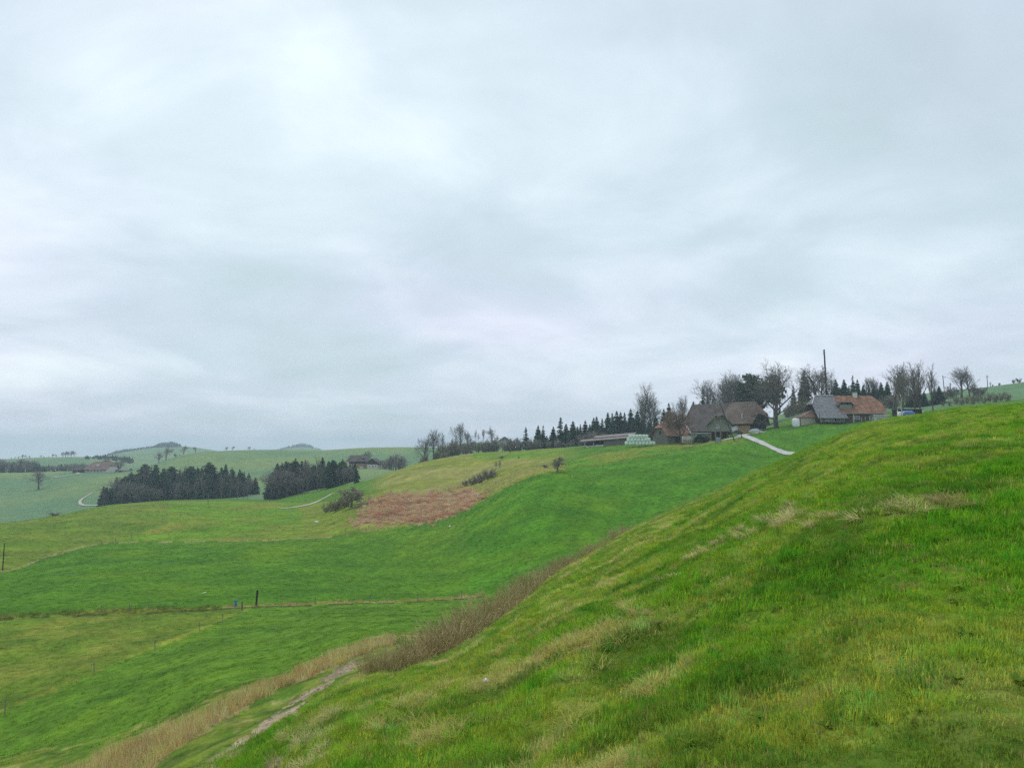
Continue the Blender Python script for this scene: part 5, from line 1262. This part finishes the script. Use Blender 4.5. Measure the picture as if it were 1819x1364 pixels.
az0, s0 = pix(1134, 788.5); rb = 258.0
def bale(u, k, back, label, group):
    az = float(pix(u, 785)[0]); r = rb + back
    o = bpy.data.objects.new('silage_bale', BM[random.randrange(3)]); col.objects.link(o)
    o.location = (r * math.sin(az), r * math.cos(az), EYE + float(s0) * rb + k * 1.15 - .35 + random.uniform(-.03, .03)); o.rotation_euler = (0, 0, random.uniform(0, 6))
    tag(o, label, 'silage bale', group)
for nm_, u0, n, k in rows:
    for i in range(n):
        lab = f'pale mint wrapped silage bale in the {nm_} row of the stack'
        if i == 0: lab = f'pale mint wrapped silage bale at the left end of the {nm_} row'
        if i == n - 1: lab = f'pale mint wrapped silage bale at the right end of the {nm_} row'
        bale(u0 + i * 6.05, k, 0, lab, f'{nm_} row of silage bales')
        if i % 2 == 0 and k < 2 and i: bale(u0 + i * 6.05 - 3, k, 1.3, 'mint silage bale half hidden in the back of the stack', 'back of the bale stack')
bale(1149, 2, 1.2, 'whitish silage bale on top right of the stack', None); bale(1161, 0, .6, 'single silage bale on the ground right of the stack', None)
# ------------------------------------------------------------------ cars
def car(name, u, r, v, rz, paint, label):
    e = site(name, u, r, v, rz, low=.16); tag(e, label, 'car')
    prof = [(-2.05, .35), (-2.1, .75), (-1.85, 1.0), (-1.55, 1.05), (-1.0, 1.45), (.55, 1.47), (1.15, 1.02), (1.95, .88), (2.1, .6), (2.05, .35)]
    bm = bmesh.new(); vs = []
    for y in (-.85, .85):
        vs.append([bm.verts.new((x, y * (.86 if z > 1.1 else 1), z)) for (x, z) in prof])
    n = len(prof)
    for i in range(n): bm.faces.new((vs[0][i], vs[0][(i + 1) % n], vs[1][(i + 1) % n], vs[1][i]))
    bm.faces.new(list(reversed(vs[0]))); bm.faces.new(vs[1])
    bmesh.ops.recalc_face_normals(bm, faces=list(bm.faces)); bmesh.ops.bevel(bm, geom=list(bm.edges), offset=.05, segments=2, affect='EDGES')
    me = bpy.data.meshes.new('body'); bm.to_mesh(me); bm.free()
    body = link_mesh('body', me, MAT[paint], e, smooth=False)
    slabs('side_window', e, 'car_glass', [[(-1.35, -.81, 1.06), (.85, -.81, 1.06), (.45, -.755, 1.38), (-.95, -.755, 1.38)]], .03)
    slabs('side_window', e, 'car_glass', [[(.85, .81, 1.06), (-1.35, .81, 1.06), (-.95, .755, 1.38), (.45, .755, 1.38)]], .03)
    slabs('windscreen', e, 'car_glass', [[(1.16, -.66, 1.04), (1.16, .66, 1.04), (.62, .6, 1.43), (.62, -.6, 1.43)]], .03)
    slabs('rear_window', e, 'car_glass', [[(-1.56, .66, 1.09), (-1.56, -.66, 1.09), (-1.06, -.6, 1.42), (-1.06, .6, 1.42)]], .03)
    for y in (-.6, .6):
        boxes('headlight', e, 'white_paint', [(2.02, 2.1, y - .16, y + .16, .66, .8)]); boxes('tail_light', e, 'porcelain', [(-2.12, -2.04, y - .14, y + .14, .72, .92)])
    for x in (-1.3, 1.3):
        for y in (-.82, .82): wheel(e, x, y, .32, .32, .2)
    return e
car('parked_car', 1342, 262, 769.5, -12, 'car_silver', 'silver car parked on the yard before the farmhouse gable')
car('parked_car', 1308, 268, 770.5, 25, 'car_dark', 'dark car parked under the farmhouse eaves')
# ------------------------------------------------------------------ pole transformer
PT = site('pole_transformer', 1276, 229, 791, 0); tag(PT, 'twin-pole transformer with grey-blue cabinet and a leaning strut', 'transformer')
k = mpp(229, 1276)
rods('pole', PT, 'pole_wood', [((-.8, 0, -1), (-.85, 0, 78 * k), .17, .12)]); rods('pole', PT, 'pole_wood', [((.72, 0, -1), (.72, 0, 74 * k), .17, .12)])
rods('strut', PT, 'pole_dark', [((4.9, .6, .9), (.75, .1, 74 * k), .15, .12)])
boxes('cabinet', PT, 'grey_steel', [(-.62, .55, -.35, .35, .75, 2.0)]); boxes('platform', PT, 'grey_steel', [(-1.0, .95, -.5, .5, .6, .72), (-1.0, .95, -.45, -.3, 8.4, 8.6), (-.9, .85, -.42, -.3, 4.6, 4.7)])
for x in (-.6, 0, .5): rods('insulator', PT, 'porcelain', [((x, -.35, 8.6), (x, -.35, 9.0), .09, .06)])
# ------------------------------------------------------------------ masts and utility poles
def pole(name, u, r, v0, v1, label, mat='pole_wood', r0=.17, parts=None, lean=0.0):
    e = site(name, u, r, v0, 0); h = (v0 - v1) * mpp(r, u); rods('pole', e, mat, [((0, 0, -1.5), (lean * h, 0, h), r0, r0 * .72)], 10)
    return tag(e, label, 'pole'), h
e, h = pole('tall_mast', 1470.5, 284, 742, 620, 'very tall dark mast rising behind the slate roof', 'pole_dark', .33, lean=-.018)
boxes('antenna', e, 'pale_metal', [(-.86, -.62, -.2, .05, h - 1.9, h - .1)]); boxes('bracket', e, 'pole_dark', [(-.7, -.3, -.12, 0, h - 1.6, h - 1.5), (-.5, .2, -.12, .12, h * .72, h * .72 + .12)])
iv = link_mesh('ivy', leafy('ivy', 9, (1.7, 1.7, h * .42), 1500, 'ivy', .22), None, e)
for (u, r, v0, v1, lab) in [(1679, 372, 704, 661, 'weathered utility pole, tallest of those on the right skyline'), (1689, 384, 702, 675, 'short utility pole left of the broad skyline tree'), (1754.5, 436, 690, 667, 'utility pole with crossarm on the right skyline'), (1759.5, 439, 689, 679, 'shortest utility pole on the right skyline')]:
    e, h = pole('utility_pole', u, r, v0, v1, lab, 'pole_wood', .2, lean=-.06 if u == 1679 else 0)
    boxes('crossarm', e, 'pole_dark', [(-.7, .7, -.2, -.08, h - .9, h - .72)])
e, h = pole('field_pole', 4.5, 149, 1009, 966, 'dark upright pole at the left edge in the middle field', 'pole_dark', .10, lean=.02); rods('cap', e, 'grey_steel', [((.02 * h, 0, h - .02), (.02 * h, 0, h + .06), .11, .08)])
e, h = pole('field_pole', 369, 272, 912, 893, 'brown pole beside the pale field track left of centre', 'pole_wood', .14); rods('cap', e, 'grey_steel', [((0, 0, h - .02), (0, 0, h + .08), .15, .1)])
# ------------------------------------------------------------------ fence stakes and posts
def stake(u, v0, v1, r, label, group=None, mat='stake', w=.05, name='fence_stake'):
    r = r or vis_r(u, v0, 40)
    p = gp(u, r, v0); h = max(.4, (v0 - v1) * mpp(r, u))
    e = empty(name, p, random.uniform(0, 3)); e.rotation_euler = (random.uniform(-.05, .05), random.uniform(-.06, .06), random.uniform(0, 3))
    rods('post', e, mat, [((0, 0, -.3), (0, 0, h), w, w * .85)], 7); boxes('insulator', e, 'rubber', [(w * .9, w * .9 + .05, -.03, .03, h * .8, h * .8 + .07)])
    return tag(e, label, 'fence post', group)
fr_ = lambda u: float(feat('fence', pix(u, 1080)[0])[0])
pst = stake(455, 1080, 1053, fr_(455), 'thick dark wooden gatepost at the bend of the near fence', mat='pole_dark', w=.12, name='gate_post')
stake(430, 1088, 1075, fr_(430) - 3, 'pale short post left of the dark gatepost', mat='pole_wood', w=.09, name='gate_post')
for (u, v0, v1) in [(180, 1087, 1076), (229, 1085, 1074), (264, 1082, 1070)]:
    stake(u, v0, v1, fr_(u), 'thin stake in the near fence left of the blue hydrant', 'stakes of the near fence, left part')
for (u, v0, v1) in [(560, 1076, 1066), (657, 1072, 1062), (742, 1067, 1056), (820, 1063, 1053)]:
    stake(u, v0, v1, fr_(u), 'thin stake in the near fence right of the dark gatepost', 'stakes of the near fence, right part')
for (u, v0, v1) in [(395, 1104, 1091), (354, 1119, 1105), (275, 1155, 1138), (167, 1197, 1177), (8, 1270, 1242)]:
    stake(u, v0, v1, None, 'grey stake along the line between olive and green field' if u > 20 else 'grey stake at the left edge of the picture', 'stakes between olive and green field' if u > 20 else None, w=.03)
for (u, v0, v1) in [(321, 917, 908), (288, 930, 921), (245, 951, 938), (233, 957, 946), (205, 962, 955), (180, 969, 960), (70, 1001, 992), (420, 908, 902)]:
    stake(u, v0, v1, None, 'thin stake along the pale field track', 'stakes along the pale field track', w=.07)
for (u, v0, v1) in [(613, 946, 938), (655, 940, 933), (748, 922, 905), (727, 908, 898), (758, 930, 926)]:
    stake(u, v0, v1, None, 'thin stake at the margin below the bracken', 'stakes below the bracken', w=.06)
for (u, v0, v1, r) in [(1346, 783, 776, 232), (1388, 796, 789, 214)]:
    stake(u, v0, v1, r, 'white marker post on the meadow side of the farm road', 'white road markers', mat='white_paint', w=.07, name='marker_post')
stake(1317.5, 783, 774, 243, 'dark post at the bend of the farm road', mat='pole_dark', w=.14, name='marker_post')
for (u, v0, v1, r) in [(1244, 815, 807, 210), (1276, 810, 804, 214), (1310, 802, 797, 217), (1071, 826, 819, 183), (1335, 787, 783, 230)]:
    stake(u, v0, v1, r, 'small stake along the upper edge of the bright field', 'stakes along the upper field edge', w=.08)
stake(1457, 757, 735, 257, 'thin dark pole in the meadow before the slate roof', mat='pole_dark', w=.08)
# blue field hydrant
p = gp(418.5, fr_(418), 1078); BH = empty('blue_hydrant', p, .2); tag(BH, 'small blue metal hydrant by the near fence, left of the gatepost', 'hydrant')
rods('body', BH, 'blue_metal', [((0, 0, -.1), (0, 0, .55), .10, .09)]); rods('handle', BH, 'blue_metal', [((-.25, 0, .72), (.25, 0, .5), .035, .035), ((-.25, 0, .5), (.25, 0, .72), .035, .035)]); rods('legs', BH, 'blue_metal', [((-.22, -.1, 0), (0, 0, .4), .03, .03), ((.22, .1, 0), (0, 0, .4), .03, .03)])
# ------------------------------------------------------------------ farms farther off
VF = site('valley_farmhouse', 636, 483, 829, 12); tag(VF, 'dark-roofed farmhouse in the valley between wood and copse', 'farmhouse')
boxes('wall', VF, 'timber_tan', [(-5.5, 5.2, 0, 9, -2, 3.8)]); boxes('upper_wall', VF, 'timber_dark', [(-5.6, 5.3, -.05, 8.9, 2.6, 4.0)])
slabs('roof', VF, 'tile_old', [[(-7.6, -1.5, 3.9), (5.8, -1.5, 3.9), (6.6, 4.5, 7.8), (-4.6, 4.5, 7.8)], [(-4.6, 4.5, 7.8), (6.6, 4.5, 7.8), (5.8, 10.5, 3.9), (-7.6, 10.5, 3.9)], [(-7.6, 10.5, 3.9), (-7.6, -1.5, 3.9), (-4.6, 4.5, 7.8)]], .25)
boxes('skylight', VF, 'pale_metal', [(2.4, 4.0, 1.0, 3.2, 6.3, 6.6)]); boxes('door', VF, 'pale_metal', [(1.0, 3.2, -.1, .02, -.6, .8)])
for x in (-3.8, -1.6): window(VF, x, -.02, .4, 1.1, 1.2)
VA = site('valley_annex', 661, 478, 827, -10); tag(VA, 'gabled annex with white ground floor right of the valley farmhouse', 'annex')
boxes('lower_wall', VA, 'plaster', [(-3.0, 3.2, 0, 7, -2, 2.2)]); boxes('upper_wall', VA, 'timber_dark', [(-3.2, 3.4, -.05, 7, 2.2, 3.4)]); slabs('roof', VA, 'tile_old', [[(-4.2, -1, 3.0), (.1, -1, 5.9), (.1, 8, 5.9), (-4.2, 8, 3.0)], [(.1, -1, 5.9), (4.4, -1, 3.0), (4.4, 8, 3.0), (.1, 8, 5.9)]], .2)
slabs('gable', VA, 'timber_dark', [[(-3.1, .0, 3.4), (3.3, .0, 3.4), (.1, .0, 5.5)]], .2)
for x in (-1.6, .4, 2.2): window(VA, x, -.02, .5, 1.0, 1.0)
LF = site('hamlet_farmhouse', 172, 632, 839, -18); tag(LF, 'far farmhouse with wide reddish half-hipped roof on the left', 'farmhouse')
boxes('wall', LF, 'plaster', [(-11, 8.5, 0, 12, -2, 2.0)]); slabs('roof', LF, 'tile_far', [[(-13, -1.5, 1.9), (9.6, -1.5, 1.9), (9.6, 2.6, 5.0), (7, 6, 7.6), (-8.5, 6, 7.6)], [(-8.5, 6, 7.6), (7, 6, 7.6), (9.6, 9.4, 5.0), (9.6, 13.5, 1.9), (-13, 13.5, 1.9)], [(-13, 13.5, 1.9), (-13, -1.5, 1.9), (-8.5, 6, 7.6)], [(7, 6, 7.6), (9.6, 2.6, 5.0), (9.6, 9.4, 5.0)]], .3)
slabs('gable', LF, 'plaster', [[(8.6, .4, 2), (8.6, 11.6, 2), (8.6, 9.0, 4.6), (8.6, 3.0, 4.6)]], .2); boxes('dormer', LF, 'plaster', [(-3.2, -.8, 2.2, 4.5, 4.6, 5.8)])
for x in (-8, -5, -2, 1, 4): window(LF, x, -.02, .2, 1.3, 1.2)
LS = site('hamlet_shed', 136, 640, 839, 0); tag(LS, 'small dark shed left of the far reddish-roofed farmhouse', 'shed'); boxes('wall', LS, 'timber_dark', [(-3, 3, 0, 5, -1.5, 2)]); slabs('roof', LS, 'tile_old', [[(-3.6, -.6, 1.9), (3.6, -.6, 1.9), (3.2, 2.5, 3.6), (-3.2, 2.5, 3.6)], [(-3.2, 2.5, 3.6), (3.2, 2.5, 3.6), (3.6, 5.6, 1.9), (-3.6, 5.6, 1.9)]], .2); boxes('door', LS, 'timber_brown', [(-1.2, .8, -.06, .02, -.8, 1.5)])
LR = site('hamlet_barn', 215, 630, 839, 0); tag(LR, 'low grey-roofed barn right of the far reddish-roofed farmhouse', 'barn'); boxes('wall', LR, 'concrete', [(-4.5, 5, 0, 6, -1.5, 1.6)]); slabs('roof', LR, 'sheet_roof', [[(-5.2, -.6, 1.5), (5.6, -.6, 1.5), (5.6, 3, 3.0), (-5.2, 3, 3.0)], [(-5.2, 3, 3.0), (5.6, 3, 3.0), (5.6, 6.6, 1.5), (-5.2, 6.6, 1.5)]], .2); boxes('door', LR, 'timber_dark', [(-2, 1, -.06, .02, -.8, 1.3)])
KH = site('knoll_house', 897, 548, 797, 8); tag(KH, 'grey gabled house half hidden behind the knoll trees', 'house'); boxes('wall', KH, 'concrete', [(-4.0, 3.8, 0, 8, -2, 3.4)]); slabs('roof', KH, 'tile_old', [[(-4.8, -.8, 3.0), (0, -.8, 6.2), (0, 9, 6.2), (-4.8, 9, 3.0)], [(0, -.8, 6.2), (4.6, -.8, 3.0), (4.6, 9, 3.0), (0, 9, 6.2)]], .25); slabs('gable', KH, 'timber_grey', [[(-3.9, 0, 3.3), (3.7, 0, 3.3), (0, 0, 5.8)]], .2); window(KH, 0, -.02, 3.4, 1.2, 1.1)
KB = site('knoll_barn', 920, 545, 797, -6); tag(KB, 'small roof of a barn right of the grey house behind the knoll', 'barn'); boxes('wall', KB, 'timber_grey', [(-3, 3, 0, 7, -2, 2.6)]); slabs('roof', KB, 'tile_old', [[(-3.8, -.8, 2.3), (0, -.8, 4.9), (0, 8, 4.9), (-3.8, 8, 2.3)], [(0, -.8, 4.9), (3.8, -.8, 2.3), (3.8, 8, 2.3), (0, 8, 4.9)]], .25)
# ------------------------------------------------------------------ small things lying about
mat_var('stone_white', (.62, .60, .57), (.80, .78, .75), 4, .8, .3, 12)
def lump(name, u, v, dims, mat, label, cat, rmin=2, seed=1):
    r = slope_r(u, v) if rmin < 30 else vis_r(u, v, rmin); p = gp(u, r, v)
    bm = bmesh.new(); bmesh.ops.create_icosphere(bm, subdivisions=2, radius=.5); rg = random.Random(seed)
    for w in bm.verts: w.co = Vector((w.co.x * dims[0], w.co.y * dims[1], w.co.z * dims[2])) * (1 + rg.uniform(-.14, .14))
    me = bpy.data.meshes.new(name); bm.to_mesh(me); bm.free(); o = link_mesh(name, me, MAT[mat], smooth=False); o.location = p + Vector((0, 0, dims[2] * .3)); o.rotation_euler = (.1, .1, seed)
    return tag(o, label, cat)
lump('white_stone', 863, 1213, (.085, .07, .08), 'stone_white', 'small white stone on the near slope above the worn track', 'stone', 2, 3)
lump('white_stone', 363, 1053, (.6, .2, .10), 'stone_white', 'white slab lying in the wide middle field', 'slab', 60, 4)
lump('white_stone', 799, 936, (.5, .4, .4), 'stone_white', 'white stone on the field edge below the bracken', 'stone', 100, 5)
lump('white_stone', 562, 928, (1.3, .6, .5), 'stone_white', 'pale stone heap in the lime-green field', 'stones', 120, 6)
def dry_stalk(u, v, h, lean, label):
    r = slope_r(u, v); p = gp(u, r, v); o = rods('dry_stalk', None, 'stem_dry', [((0, 0, -.05), (lean * h, .1 * h, h * .8), .006, .004)], 5); o.location = p; tag(o, label, 'stalk')
dry_stalk(926, 1206, .42, .5, 'pale dry stalk leaning on the near slope, left of two'); dry_stalk(948, 1206, .45, .2, 'pale dry stalk standing on the near slope, right of two'); dry_stalk(1000, 1208, .25, .5, 'short pale dry stalk right of the standing pair')
dry_stalk(1120, 1128, .3, -.5, 'long thin dry stalk beside the straw tussocks'); dry_stalk(1702, 905, .25, -.7, 'dry stalk in the upper right straw tussocks')

# ================================================================== the hazy air
hz = bpy.data.meshes.new('haze')
X0, X1, Y0, Y1, Z0, Z1 = -4400, 4400, -2400, 4400, float(GZ.min()) - 1.0, float(max(o_.matrix_basis.translation.z for o_ in scene.objects)) + 32.0
hz.from_pydata([(X0, Y0, Z0), (X1, Y0, Z0), (X1, Y1, Z0), (X0, Y1, Z0), (X0, Y0, Z1), (X1, Y0, Z1), (X1, Y1, Z1), (X0, Y1, Z1)], [],
               [(0, 3, 2, 1), (4, 5, 6, 7), (0, 1, 5, 4), (1, 2, 6, 5), (2, 3, 7, 6), (3, 0, 4, 7)])
mh = bpy.data.materials.new('haze_air'); mh.use_nodes = True
th = mh.node_tree
for n in list(th.nodes):
    if n.type == 'BSDF_PRINCIPLED': th.nodes.remove(n)
pv = th.nodes.new('ShaderNodeVolumePrincipled')
pv.inputs['Color'].default_value = (.72, .92, 1.0, 1)
pv.inputs['Density'].default_value = 3.1e-4
pv.inputs['Anisotropy'].default_value = 0.0
th.links.new(pv.outputs[0], th.nodes['Material Output'].inputs['Volume'])
mh.cycles.volume_sampling = 'DISTANCE'
tag(link_mesh('haze', hz, mh), 'pale haze lying over the whole valley', 'haze', kind='stuff')
